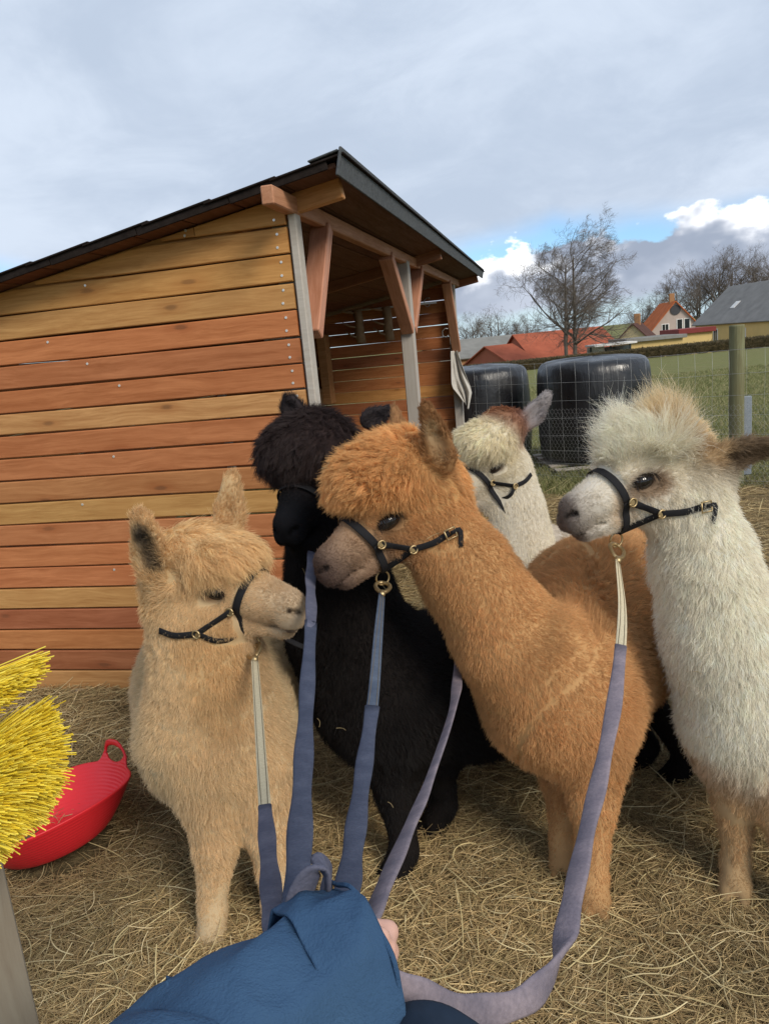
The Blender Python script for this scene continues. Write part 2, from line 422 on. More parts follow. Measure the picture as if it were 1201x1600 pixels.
# far end wall: boards with light gaps, seen from inside
ordf = ['r', 'r', 'd', 'r', 'r', 'r', 'd', 'o', 'r', 'r', 'd', 'r', 'r', 'd', 'r', 'd', 'r']
z = .03
for i in range(18):
    h = .132; gap = random.choice([.002, .005, .003, .006])
    plank(-WID + .03, -.02, z, z + h, DEP, .024, jit(tints[ordf[i % 17]], .06), lambda x: roof_z(x) - .03, False); z += h + gap
# back wall
z = .03
for i in range(15):
    cz = z + .066
    o = bar('plank', (-WID, .02, cz), (-WID, DEP - .02, cz), .024, .130, M_plank, shed, .004, tint=jit(tints[ordf[i % 17]], .06)); z += .1335
# posts
G = (.46, .41, .35)
def post(x, y, s, z1, tint=G): return bar('post', (x, y, .0), (x, y, z1), s, s, M_grey, shed, .005, (0, 1, 0), tint)
box('corner_strip', (.016, .012, 1.115), (.034, .075, 2.22), M_grey, shed, .004, tint=(.55, .50, .42))
post(-.05, .062, .085, 2.2); post(-.005, 2.62, .098, 2.24); post(-.02, DEP - .09, .095, 2.24); post(-WID + .07, .09, .09, 1.70); post(-WID + .07, DEP - .09, .09, 1.70)
# front beam, braces, rafters
PK = (.47, .235, .135)
bar('beam', (.012, -.29, 2.258), (.012, 6.0, 2.258), .052, .072, M_timber, shed, .005, tint=PK)
for (ya, za), (yb, zb) in (((.10, 1.72), (.47, 2.225)), ((2.57, 1.73), (1.98, 2.225)), ((2.68, 1.73), (3.27, 2.225)), ((DEP - .13, 1.50), (DEP - .62, 2.225))):
    bar('brace', (.005, ya, za), (.005, yb, zb), .07, .095, M_timber, shed, .005, (1, 0, 0), tint=jit((.50, .24, .15)))
for k, y in enumerate((.026, 3.05, 6.25)):
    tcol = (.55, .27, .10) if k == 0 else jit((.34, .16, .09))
    bar('rafter', (-WID - .1, y, roof_z(-WID - .1) - .036), (.235, y, roof_z(.235) - .036), .045, .085, M_timber, shed, .004, tint=tcol)
box('bracket', (-.07, -.004, 2.315), (.035, .012, .085), plain('galvanised plate', (.5, .5, .5), .45, .5, .1, metal=.8), shed, .002)
# roof: deck boards, shingles in courses, felt drip edge
Y0, Y1 = -.17, 6.40
nb_ = 15; dx = (WID + .45) / nb_
for i in range(nb_):
    x0 = -WID - .18 + i * dx; x1 = x0 + dx - .004
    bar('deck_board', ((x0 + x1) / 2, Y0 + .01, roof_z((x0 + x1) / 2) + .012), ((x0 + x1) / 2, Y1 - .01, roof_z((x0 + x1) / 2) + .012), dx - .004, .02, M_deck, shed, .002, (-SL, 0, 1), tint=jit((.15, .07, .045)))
def shingle(x0, x1, y0, y1, lift):
    p0 = ((x0 + x1) / 2, y0, roof_z((x0 + x1) / 2) + .029 + lift); p1 = ((x0 + x1) / 2, y1, roof_z((x0 + x1) / 2) + .029 + lift)
    bar('shingle', p0, p1, (x1 - x0), .008, M_shingle, shed, .002, (-SL - .022, 0, 1))
for i in range(12):
    x0 = -WID - .2 + i * .29
    for j in range(7):
        shingle(x0, x0 + .325, Y0 - .025 + j * .945 + random.uniform(-.004, .004), Y0 - .025 + (j + 1) * .945 - .004, random.uniform(0, .003))
for j in range(8):                                                   # short edge strips hanging at the rake
    xa = -WID - .2 + j * .43
    bar('rake_strip', (xa, Y0 - .012, roof_z(xa) + .012), (xa + .426, Y0 - .012, roof_z(xa + .426) + .016), .008, .036, M_shingle, shed, .002)
bar('drip_edge', (.288, Y0 - .03, roof_z(.288) + .012), (.288, Y1, roof_z(.288) + .012), .012, .105, M_felt, shed, .003, (0.25, 0, 1))
bar('felt_strip', (.225, Y0 - .028, roof_z(.225) + .050), (.225, Y1, roof_z(.225) + .050), .13, .008, M_felt, shed, .003, (-SL - .045, 0, 1))
def sw(x, y, z):                                                     # shed-local to world
    c, s = math.cos(SH_A), math.sin(SH_A); return np.array([-.282 + c * x - s * y, 3.476 + s * x + c * y, z])
# ================================================================ animals: one smooth body surface from blended volumes, fleece as strands
def hair_mat(name, rough=.55, spec=.25, sheen=0.0):
    M = Mat(name, rough, spec); M.color(M.attr('col'))
    if sheen: M.b.inputs['Sheen Weight'].default_value = sheen
    return M.m
def fleece_mat():
    """fibres that scatter and let light through"""
    M = Mat('fleece'); t = M.t; t.nodes.remove(M.b); c = M.attr('col'); d = M.n('ShaderNodeBsdfDiffuse'); tr = M.n('ShaderNodeBsdfTranslucent'); g = M.n('ShaderNodeBsdfGlossy'); g.inputs['Roughness'].default_value = .45
    M.l(c, d.inputs[0]); M.l(c, tr.inputs[0]); M.l(M.mix(.35, c, (1., 1., 1.)), g.inputs[0]); a = M.n('ShaderNodeMixShader'); a.inputs[0].default_value = .36; M.l(d.outputs[0], a.inputs[1]); M.l(tr.outputs[0], a.inputs[2])
    b = M.n('ShaderNodeMixShader'); b.inputs[0].default_value = .035; M.l(a.outputs[0], b.inputs[1]); M.l(g.outputs[0], b.inputs[2]); o = [n for n in t.nodes if n.type == 'OUTPUT_MATERIAL'][0]; M.l(b.outputs[0], o.inputs[0]); return M.m
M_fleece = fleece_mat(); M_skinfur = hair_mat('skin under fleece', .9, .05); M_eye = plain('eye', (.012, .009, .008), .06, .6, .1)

class Prim:
    __slots__ = ('kind', 'a', 'b', 'ra', 'rb', 'r', 'R', 'k', 'sub', 'L', 'lift', 'droop', 'dens', 'clump', 'cs', 'curl', 'flow', 'col', 'rad', 'wild')
    def __init__(s, kind, **kw):
        s.kind = kind; s.k = .03; s.sub = False; s.L = .02; s.lift = .45; s.droop = .1; s.dens = 1.; s.clump = .5; s.cs = .016; s.curl = .10
        s.flow = np.array([0, 0, -1.]); s.col = np.array([.5, .5, .5]); s.rad = 1.; s.wild = .25
        for k, v in kw.items():
            if k in ('a', 'b', 'r', 'R', 'flow', 'col'): v = np.asarray(v, np.float32)
            setattr(s, k, v)
    def bounds(s, pad):
        if s.kind == 'cap':
            m = max(s.ra, s.rb) + pad; return np.minimum(s.a, s.b) - m, np.maximum(s.a, s.b) + m
        m = float(max(s.r)) + pad; return s.a - m, s.a + m
    def d(s, p):
        if s.kind == 'cap':
            ba = s.b - s.a; pa = p - s.a; h = np.clip((pa @ ba) / float(ba @ ba), 0, 1)
            q = pa - h[..., None] * ba; return np.sqrt(np.einsum('...i,...i', q, q)) - (s.ra + (s.rb - s.ra) * h)
        q = (p - s.a) @ s.R                       # columns of R: local axes
        k0 = np.sqrt(np.sum((q / s.r) ** 2, -1)); k1 = np.sqrt(np.sum((q / (s.r * s.r)) ** 2, -1))
        return k0 * (k0 - 1) / (k1 + 1e-9)

def smin(a, b, k):
    h = np.maximum(k - np.abs(a - b), 0) / k; return np.minimum(a, b) - h * h * k * .25
class Field:
    def __init__(s, prims): s.prims = prims; s.add = [p for p in prims if not p.sub]
    def eval(s, p):
        p = np.asarray(p, np.float32); f = None
        for q in s.prims:
            d = q.d(p)
            if f is None: f = d
            elif q.sub: f = -smin(-f, d, q.k)
            else: f = smin(f, d, q.k)
        return f
    def surface(s, vox, fine=None):
        lo = np.min([q.bounds(.02)[0] for q in s.add], 0); hi = np.max([q.bounds(.02)[1] for q in s.add], 0); lo[2] = max(lo[2], -.02)
        n = np.ceil((hi - lo) / vox).astype(int) + 1
        ax = [lo[i] + vox * np.arange(n[i]) for i in range(3)]; Fd = np.full(n, .5, np.float32)
        for q in s.prims:
            a, b = q.bounds(q.k + .05); i0 = np.clip(((a - lo) / vox).astype(int), 0, n); i1 = np.clip(((b - lo) / vox).astype(int) + 2, 0, n)
            if np.any(i1 <= i0): continue
            sl = tuple(slice(i0[i], i1[i]) for i in range(3)); gx, gy, gz = np.meshgrid(*[ax[i][sl[i]] for i in range(3)], indexing='ij')
            d = q.d(np.stack([gx, gy, gz], -1).astype(np.float32)); f = Fd[sl]
            Fd[sl] = -smin(-f, d, q.k) if q.sub else smin(f, d, q.k)
        # surface nets
        S = Fd < 0; c = [S[i:n[0] - 1 + i, j:n[1] - 1 + j, k:n[2] - 1 + k] for i in (0, 1) for j in (0, 1) for k in (0, 1)]
        tot = sum(x.astype(np.int8) for x in c); act = (tot > 0) & (tot < 8); I = np.argwhere(act); idx = np.full(act.shape, -1, np.int64); idx[act] = np.arange(len(I))
        P = np.zeros((len(I), 3)); W = np.zeros(len(I)); off = [(0, 0, 0), (0, 0, 1), (0, 1, 0), (0, 1, 1), (1, 0, 0), (1, 0, 1), (1, 1, 0), (1, 1, 1)]
        val = [Fd[I[:, 0] + o[0], I[:, 1] + o[1], I[:, 2] + o[2]] for o in off]
        for e0 in range(8):
            for bit in (1, 2, 4):
                e1 = e0 | bit
                if e1 == e0: continue
                v0, v1 = val[e0], val[e1]; x = (v0 < 0) != (v1 < 0); t = np.where(x, v0 / np.where(x, v0 - v1, 1), 0)
                P += np.where(x[:, None], np.array(off[e0]) + t[:, None] * (np.array(off[e1]) - np.array(off[e0])), 0); W += x
        V = lo + vox * (I + P / np.maximum(W, 1)[:, None]); Q = []
        for axis in range(3):
            u, v = (axis + 1) % 3, (axis + 2) % 3
            A = [slice(None)] * 3; B = [slice(None)] * 3; A[axis] = slice(0, n[axis] - 1); B[axis] = slice(1, n[axis])
            sa, sb = S[tuple(A)], S[tuple(B)]; ch = np.argwhere(sa != sb)
            ch = ch[(ch[:, u] > 0) & (ch[:, v] > 0) & (ch[:, u] < n[u] - 1) & (ch[:, v] < n[v] - 1)]
            eu = np.zeros(3, int); eu[u] = 1; ev = np.zeros(3, int); ev[v] = 1
            q = np.stack([idx[tuple((ch - a * eu - b * ev).T)] for a, b in ((1, 1), (0, 1), (0, 0), (1, 0))], 1)
            flip = ~sa[tuple(ch.T)]; q[flip] = q[flip][:, ::-1]; Q.append(q)
        return V, np.vstack(Q)

def vnormals(V, Q):
    fn = np.cross(V[Q[:, 2]] - V[Q[:, 0]], V[Q[:, 3]] - V[Q[:, 1]]); N = np.zeros_like(V)
    for k in range(4): np.add.at(N, Q[:, k], fn)
    return unit(N), np.linalg.norm(fn, axis=1) * .5

class Head:
    """frame on a head: x to the nose, y to its left, z up"""
    def __init__(s, origin, nose, scale=1.0, tilt=0.0):
        s.o = np.asarray(origin, float); f = unit(np.asarray(nose, float) - s.o); l = unit(np.cross((0, 0, 1.0), f)); u = np.cross(f, l)
        l, u = l * math.cos(tilt) + u * math.sin(tilt), u * math.cos(tilt) - l * math.sin(tilt)
        s.M = np.stack([f, l, u], 1); s.k = scale
    def p(s, x, y, z): return s.o + s.M @ (np.array([x, y, z]) * s.k)
    def v(s, x, y, z): return unit(s.M @ np.array([x, y, z], float))
    def loc(s, P): return ((np.asarray(P) - s.o) @ s.M) / s.k

def head_prims(H, st):
    """st: look of this head"""
    k = H.k; out = []
    face, wool, cheek = np.array(st['face']), np.array(st['wool']), np.array(st.get('cheek', st['wool'])); back = H.v(-1, 0, .15); nosec = np.array(st.get('nose', st['face']))
    short = dict(L=.011, lift=.38, clump=.15, cs=.007, curl=.04, flow=back, dens=3.2, rad=.75, wild=.2)
    def ell(c, r, R=None, **kw): out.append(Prim('ell', a=H.p(*c), r=np.array(r) * k, R=(H.M if R is None else R), **kw))
    def cap(a, b, ra, rb, **kw): out.append(Prim('cap', a=H.p(*a), b=H.p(*b), ra=ra * k, rb=rb * k, **kw))
    ell((0, 0, .01), (.10, .072, .082), col=wool, **{**short, 'L': .014})
    cap((.05, 0, -.006), (.192, 0, -.037), .066, .045, k=.03, col=face, **short)
    ell((.207, 0, -.031), (.036, .034, .031), k=.02, col=nosec, **{**short, 'L': .0055})
    for sy in (1, -1): ell((.214, sy * .017, -.062), (.034, .026, .034), k=.016, col=nosec, **{**short, 'L': .0055})
    cap((.02, 0, -.064), (.178, 0, -.099), .060, .023, k=.012, col=face, **short)
    ell((.188, 0, -.100), (.027, .026, .019), k=.014, col=nosec, **{**short, 'L': .005})
    for sy in (1, -1):
        ell((-.01, sy * .042, -.052), (.068, .038, .060), k=.03, col=cheek, L=st.get('Lc', .016), lift=.5, clump=.55, cs=.012, flow=H.v(-.6, 0, -.8), dens=1.4, curl=.15)
        ell((.062, sy * .050, .030), (.034, .020, .018), k=.02, col=cheek, **{**short, 'L': .01})
    for c, r, extra in st['topknot']:
        e = dict(L=st.get('Lt', .034), lift=.42, droop=.28, clump=.72, cs=.016, curl=.14, flow=H.v(.75, 0, -.65), dens=1.5, k=.035, wild=.3); e.update(extra)
        ell(c, r, col=np.array(extra.get('col', wool)), **{q: v for q, v in e.items() if q != 'col'})
    for base, dirv, facev, length, wid in st['ears']:
        z = H.v(*dirv); x = H.v(*facev); x = unit(x - z * np.dot(x, z)); y = np.cross(z, x); R = np.stack([x, y, z], 1); b0 = H.p(*base)
        c = b0 + z * length * .45 * k
        out.append(Prim('ell', a=b0 + z * length * .80 * k, r=np.array([.010, wid * .60, length * .30]) * k, R=R, k=.02, col=st.get('ear', wool), L=st.get('Le', .016), lift=.22, flow=z, clump=.5, cs=.010, dens=1.6, curl=.03, droop=0., wild=.12))
        out.append(Prim('ell', a=b0 + z * length * .34 * k, r=np.array([.016, wid * .92, length * .44]) * k, R=R, k=.018, col=st.get('ear', wool), L=st.get('Le', .016), lift=.30, flow=z, clump=.4, cs=.010, dens=1.6, curl=.05, droop=0., wild=.2))
        out.append(Prim('ell', a=c + x * .022 * k - z * length * .03 * k, r=np.array([.020, wid * .62, length * .44]) * k, R=R, k=.006, sub=True))
    for sy in (1, -1):
        out.append(Prim('ell', a=H.p(.236, sy * .027, -.034), r=np.array([.017, .007, .0065]) * k, R=H.M, k=.006, sub=True))
        out.append(Prim('ell', a=H.p(.040, sy * .080, .004), r=np.array([.038, .016, .022]) * k, R=H.M, k=.010, sub=True))
    out.append(Prim('ell', a=H.p(.190, 0, -.084), r=np.array([.060, .07, .0035]) * k, R=H.M, k=.004, sub=True))
    return out

def soft(d, r): return np.clip(1 - d / r, 0, 1)[:, None] ** .8
def paint(P, C, marks):
    for mk in marks:
        a, b, r, c = np.asarray(mk[0], float), np.asarray(mk[1], float), mk[2], np.asarray(mk[3], float)
        ba = b - a; pa = P - a; h = np.clip((pa @ ba) / max(float(ba @ ba), 1e-9), 0, 1); d = np.linalg.norm(pa - h[:, None] * ba, axis=1)
        w_ = np.clip(1.6 * (1 - d / r), 0, 1)[:, None]; w_ = w_ * w_ * (3 - 2 * w_); C = C * (1 - w_) + c * w_
    return C

STRAP_LINES = []
def alpaca(label, prims, marks, heads, eyes, nhair, base, vox=.0075, keep=None, var=.12, col_noise=.10, group='alpacas on leads', radius=.00033, lash=(.03, .02, .015)):
    Fd = Field(prims); V, Q = Fd.surface(vox); N, A = vnormals(V, Q)
    add = Fd.add
    def weights(P):
        D = np.stack([q.d(P.astype(np.float32)) for q in add], 1); D = D - D.min(1, keepdims=True); Wt = np.exp(-D / .016); return Wt / Wt.sum(1, keepdims=True)
    cols = np.stack([q.col for q in add]); base = np.array([base[0], base[1], 0.0])
    WV = weights(V); CV = paint(V, WV @ cols, marks)
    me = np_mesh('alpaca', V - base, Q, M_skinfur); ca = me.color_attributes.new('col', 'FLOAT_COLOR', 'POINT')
    c4 = np.ones((len(V), 4), np.float32); c4[:, :3] = CV * .68; ca.data.foreach_set('color', c4.ravel())  # body colour darkened, standing in for the wool's own shade on it
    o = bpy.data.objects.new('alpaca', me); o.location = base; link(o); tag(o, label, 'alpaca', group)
    # fleece: everything it needs is read from the body's vertices
    dens = np.array([q.dens for q in add]); fw = A * (WV @ dens)[Q].mean(1); ctr = V[Q].mean(1)
    fw = np.where(ctr[:, 2] < .012, 0, fw)
    pick = rng.choice(len(Q), nhair, p=fw / fw.sum()); u, v = rng.random((2, nhair, 1)).astype(np.float32)
    names = ('L', 'lift', 'droop', 'clump', 'cs', 'curl', 'rad', 'wild')
    table = np.array([[float(getattr(q, k)) for k in names] + list(q.flow) for q in add])
    AV = np.concatenate([V, N, CV, WV @ table], 1).astype(np.float32); q4 = Q[pick]
    X = (AV[q4[:, 0]] * (1 - u) + AV[q4[:, 1]] * u) * (1 - v) + (AV[q4[:, 3]] * (1 - u) + AV[q4[:, 2]] * u) * v
    P = X[:, :3]; ok = np.ones(nhair, bool)
    for line, rad in keep or []:                       # flattened under straps and round the eyes
        line = np.asarray(line); near = np.flatnonzero(np.all((P > line.min(0) - rad) & (P < line.max(0) + rad), 1) & ok); Pn_ = P[near]; bad = np.zeros(len(near), bool)
        for a, b in zip(line[:-1], line[1:]):
            ba = b - a; pa = Pn_ - a; h = np.clip((pa @ ba) / max(float(ba @ ba), 1e-9), 0, 1); bad |= np.linalg.norm(pa - h[:, None] * ba, axis=1) < rad
        ok[near[bad]] = False
    X = X[ok]; P = X[:, :3].astype(float); Nn = unit(X[:, 3:6]); C = X[:, 6:9]; n = len(P)
    L, lift, droop, clump, cs, curl, rd, wild = (X[:, 9 + i:10 + i] for i in range(8))
    flow = X[:, 17:20]; flow = flow - Nn * np.sum(flow * Nn, 1, keepdims=True); flow = unit(flow + 1e-6)
    lf = vnoise(P, 9., 1); mf = vnoise(P, 30., 5)
    dr = unit(lift * Nn + (1 - lift) * (flow + .55 * lf * wild / .25 + .5 * mf * wild / .25) + rng.normal(0, .20, (n, 3)))
    Lh = L * (1 + .25 * rng.normal(0, 1, (n, 1)).clip(-1.8, 2.2)) * (1 + .30 * noise3(P, 14., 9)[:, None])
    # locks: strands of one cell lean together
    cell = np.floor(P / cs + .9 * vnoise(P / cs, .55, 11)).astype(np.int64); key = (cell[:, 0] * 73856093) ^ (cell[:, 1] * 19349663) ^ (cell[:, 2] * 83492791)
    _, inv = np.unique(key, return_inverse=True); cnt = np.bincount(inv).astype(float)
    cen = np.stack([np.bincount(inv, P[:, i]) / cnt for i in range(3)], 1)[inv]; cd = unit(np.stack([np.bincount(inv, dr[:, i]) / cnt for i in range(3)], 1)[inv])
    lr = rng.normal(0, 1, (cnt.size, 1))[inv]; lv = rng.normal(0, 1, (cnt.size, 3))[inv]
    cd = unit(cd + .22 * lv * wild / .25)
    K = 5; pts = np.zeros((n, K, 3)); ph = rng.random((n, 1)) * 6.28; side = unit(np.cross(dr, Nn) + 1e-6); lph = (lr * 3.1)
    for j in range(K):
        t = j / (K - 1); own = P + dr * Lh * t; lock = cen + cd * Lh * (t * 1.05 + .15 * t * lr * .3)
        q = own * (1 - clump * t ** .8) + lock * clump * t ** .8
        q = q + np.array([0, 0, -1.]) * Lh * droop * t * t + side * Lh * curl * t * np.sin(lph + ph * .25 + t * 7.0)
        pts[:, j] = q - Nn * .002
    tone = 1 + col_noise * noise3(P, 6., 21)[:, None] + (var * rng.normal(0, 1, (n, 1)) * .5 + .09 * lr) * np.clip(L / .02, .2, 1)
    tone = tone + np.clip(1 - L / .016, 0, 1) * (.16 * noise3(P, 55., 31) + .12 * noise3(P, 150., 32))[:, None]      # mottled short coat of the face
    C = np.clip(C * tone.clip(.5, 1.5), 0.002, .95)
    prof = np.array([1., 1., .95, .8, .35])
    rad = radius * rd * prof[None, :] * (1 + .25 * rng.random((n, 1)))
    nb_ = 26; bi = rng.integers(0, n, nb_); bi = bi[(L[bi, 0] > .012)]; nb_ = len(bi); bd = rng.normal(0, 1, (nb_, 3)); bd = unit(bd - Nn[bi] * np.sum(bd * Nn[bi], 1, keepdims=True)); bl_ = rng.uniform(.008, .022, (nb_, 1)); up_ = Nn[bi] * (L[bi] * .75)
    bits = np.stack([P[bi] + up_ + bd * bl_ * t + Nn[bi] * .006 * t * t for t in (-1, -.5, 0, .5, 1)], 1)          # wisps of hay caught in the wool
    pts = np.concatenate([pts, bits]); rad = np.concatenate([rad, np.full((nb_, K), .0007)]); C = np.concatenate([C, np.tile(np.array([.50, .40, .22]), (nb_, 1))])
    f = strands('fleece', pts - base, rad, C, M_fleece, o)
    for H in heads:
        for sy in eyes:
            vs_, fs_ = [], []; r = .028 * H.k; nu, nv = 18, 10
            for i in range(nv + 1):
                for j in range(nu):
                    th, p_ = math.pi * i / nv, 2 * math.pi * j / nu; vs_.append(H.p(.040 + r / H.k * math.sin(th) * math.cos(p_) * 1.30, sy * .0575 + r / H.k * math.sin(th) * math.sin(p_), .004 + r / H.k * math.cos(th) * .85) - base)
            for i in range(nv):
                for j in range(nu): fs_.append((i * nu + j, i * nu + (j + 1) % nu, (i + 1) * nu + (j + 1) % nu, (i + 1) * nu + j))
            mobj('eye', vs_, fs_, M_eye, o, True)
            th = rng.uniform(.15, 2.6, 34); e0 = np.array([H.p(.040 + .036 * math.cos(t), sy * .079, .006 + .019 * math.sin(t)) for t in th]); dl = np.array([H.v(.25 * math.cos(t) + .1, sy * 1.0, -.75) for t in th]) + rng.normal(0, .15, (34, 3))
            strands('eyelashes', np.stack([e0, e0 + dl * .012, e0 + dl * .024 - np.array([0, 0, .006])], 1) - base, np.array([.0008, .0006, .0002]), np.tile(np.array(lash), (34, 1)), M_fleece, o)
    return o, Fd

def chain(pts, k=.06, **kw):
    """limb of tapered capsules through (x, y, d, r) points"""
    W_ = [(at(x, y, d), r) for x, y, d, r in pts]; out = []
    for (a, ra), (b, rb) in zip(W_[:-1], W_[1:]):
        out.append(Prim('cap', a=a, b=b, ra=ra, rb=rb, k=k, **{'flow': unit(b - a), **kw}))
    return out
def wchain(pts, k=.05, **kw):
    W_ = [(np.array(p[:3], float), p[3]) for p in pts]; out = []
    for (a, ra), (b, rb) in zip(W_[:-1], W_[1:]): out.append(Prim('cap', a=a, b=b, ra=ra, rb=rb, k=k, **{'flow': unit(b - a), **kw}))
    return out
def leg(hip, foot, r, col, front=True, fwd=(0, -1, 0), wool=.017, dens=1.3):
    """woolly leg: thick to the knee, then a thinner shank and a two-toed foot"""
    hip, foot, fwd = np.array(hip, float), np.array(foot, float) + np.array([0, 0, .022]), unit(np.array(fwd, float)); z = np.array([0, 0, 1.]); kz = .28 if front else .33
    knee = foot + (hip - foot) * (kz / max(hip[2], .01)) + fwd * (.012 if front else -.05); ank = foot + z * .075 - fwd * .012
    o = wchain([(*hip, r * 1.30), (*knee, r * .74)], .06, col=col, L=wool, lift=.4, dens=dens, clump=.45, flow=(0, 0, -1))
    o += wchain([(*knee, r * .68), (*ank, r * .42)], .03, col=col, L=wool * .8, lift=.32, dens=dens, clump=.3, flow=(0, 0, -1))
    o += wchain([(*ank, r * .46), (*(foot + z * .03 + fwd * .03), r * .50)], .025, col=col, L=wool * .7, lift=.3, dens=dens, clump=.3, flow=(0, 0, -1))
    lat = np.cross(fwd, z)
    for s in (1, -1): o += wchain([(*(foot + z * .030 + lat * s * .019 + fwd * .02), .028), (*(foot + z * .018 + lat * s * .024 + fwd * .085), .016)], .012, col=np.array(col) * .55, L=.005, lift=.2, dens=.8, clump=0, flow=(0, 0, -1))
    return o
# ================================================================ the five alpacas
HEADS = {}; ALP = {}
def nose_marks(H, c, mouth, mr=.011):
    out = []
    for sy in (1, -1):
        out.append((H.p(.246, sy * .020, -.036), H.p(.224, sy * .036, -.030), .0105, c)); out.append((H.p(.230, sy * .028, -.090), H.p(.135, sy * .052, -.084), mr, mouth))
    return out
# ---- fawn-brown alpaca in the middle, head in profile
BR, BR2 = (.68, .395, .175), (.77, .445, .185)
H = Head(at(610, 798, 2.14), at(488, 870, 2.06), 1.08); HEADS['brown'] = H
st = dict(face=(.44, .29, .19), nose=(.19, .130, .100), wool=BR2, cheek=(.62, .33, .135), ear=(.36, .19, .085), Lt=.034, Lc=.015,
          topknot=[((-.045, 0, .095), (.135, .112, .095), dict(flow=H.v(.45, 0, -.35), lift=.55, cs=.013, droop=.18)), ((.050, 0, .106), (.078, .094, .066), dict(flow=H.v(.8, 0, -.10), droop=.12, lift=.55, cs=.013)), ((-.115, 0, .03), (.095, .105, .105), dict(flow=H.v(-.5, 0, -.8), L=.022, cs=.012))],
          ears=[((-.135, .118, .065), (-.02, .10, 1.0), (.45, .9, .0), .165, .040), ((-.13, -.085, .10), (-.4, -.4, .8), (.4, -.9, 0), .12, .034)])
P = head_prims(H, st)
P += chain([(672, 800, 2.20, .104), (734, 903, 2.21, .114), (800, 1003, 2.22, .142), (866, 1078, 2.26, .204)], .10, col=BR, L=.016, lift=.50, clump=.38, cs=.009, dens=1.15, wild=.18)
P += chain([(880, 1080, 2.32, .225), (940, 970, 2.62, .265), (972, 928, 2.98, .255)], .10, col=(.70, .415, .190), L=.022, lift=.62, clump=.52, cs=.012, flow=(.2, .5, -.75), dens=1.1, wild=.28)
P += leg(at(925, 1150, 2.26), onz(928, 1422), .088, BR, True, (-.25, -1, 0)); P += leg(at(878, 1150, 2.40), onz(882, 1362), .085, BR, True, (-.3, -1, 0))
P += leg(at(915, 1070, 3.05), onz(905, 1215), .085, BR, False, (-.2, -1, 0), dens=.5); P += leg(at(985, 1060, 2.98), onz(968, 1222), .085, BR, False, (-.2, -1, 0), dens=.5)
mk = [(H.p(.23, 0, -.05), H.p(.235, 0, -.08), .095, (.13, .085, .068)), (H.p(.05, .08, .004), H.p(.03, .08, .004), .040, (.14, .075, .04)), (H.p(-.125, .140, .10), H.p(-.125, .145, .18), .028, (.62, .45, .26))] + nose_marks(H, (.02, .014, .012), (.055, .038, .03))
ALP['brown'] = dict(prims=P, marks=mk, head=H, eyes=(1, -1), n=340000, base=(.62, 2.5), label='fawn-brown alpaca standing in the middle of the group, head in profile')
# ---- blond alpaca on the left
BL = (.80, .60, .355)
H = Head(at(338, 908, 2.14), at(476, 930, 2.04), 1.12, .05); HEADS['blond'] = H
st = dict(face=(.72, .54, .34), nose=(.56, .43, .30), wool=(.81, .57, .295), cheek=(.79, .575, .325), ear=(.75, .52, .28), Lt=.046, Lc=.018, Le=.02,
          topknot=[((-.04, 0, .072), (.118, .095, .062), dict(flow=H.v(.6, 0, -.55), cs=.014)), ((.040, 0, .078), (.078, .082, .042), dict(flow=H.v(.85, 0, -.45), droop=.35, L=.044)), ((-.10, 0, .0), (.080, .10, .105), dict(flow=H.v(-.6, 0, -.7), L=.026))],
          ears=[((-.100, -.098, .030), (-.10, -.10, 1.0), (.30, -.95, .0), .165, .052), ((-.01, .075, .100), (.10, .10, .98), (.5, -.85, 0), .145, .042)])
P = head_prims(H, st)
P += chain([(308, 925, 2.17, .098), (314, 990, 2.20, .116), (328, 1065, 2.24, .146), (338, 1130, 2.28, .190)], .10, col=BL, L=.020, lift=.46, clump=.38, cs=.010, flow=(.05, -.1, -1), dens=1.15, wild=.18)
P += chain([(338, 1145, 2.36, .226), (345, 1075, 2.68, .262), (352, 1040, 3.02, .24)], .10, col=(.74, .59, .37), L=.022, lift=.5, clump=.4, cs=.016, flow=(0, .4, -.8), dens=.9, wild=.15)
P += leg(at(338, 1215, 2.24), onz(338, 1475), .082, BL, True, (-.1, -1, 0)); P += leg(at(408, 1205, 2.27), onz(436, 1462), .082, BL, True, (.15, -1, 0))
P += leg(at(315, 1130, 3.0), onz(300, 1265), .08, BL, False, (0, -1, 0), dens=.4); P += leg(at(392, 1130, 3.0), onz(395, 1255), .08, BL, False, (0, -1, 0), dens=.4)
mk = [(H.p(.05, -.08, .004), H.p(.03, -.08, .004), .036, (.20, .115, .06)), (H.p(-.095, -.125, .07), H.p(-.110, -.130, .14), .042, (.10, .082, .065)),
      (at(325, 1010, 2.08), at(350, 1130, 2.04), .13, (.72, .50, .26))] + nose_marks(H, (.035, .022, .016), (.16, .10, .065))
ALP['blond'] = dict(prims=P, marks=mk, head=H, eyes=(1, -1), n=290000, base=(-.55, 2.3), label='blond alpaca in front of the shed wall, looking across the others')
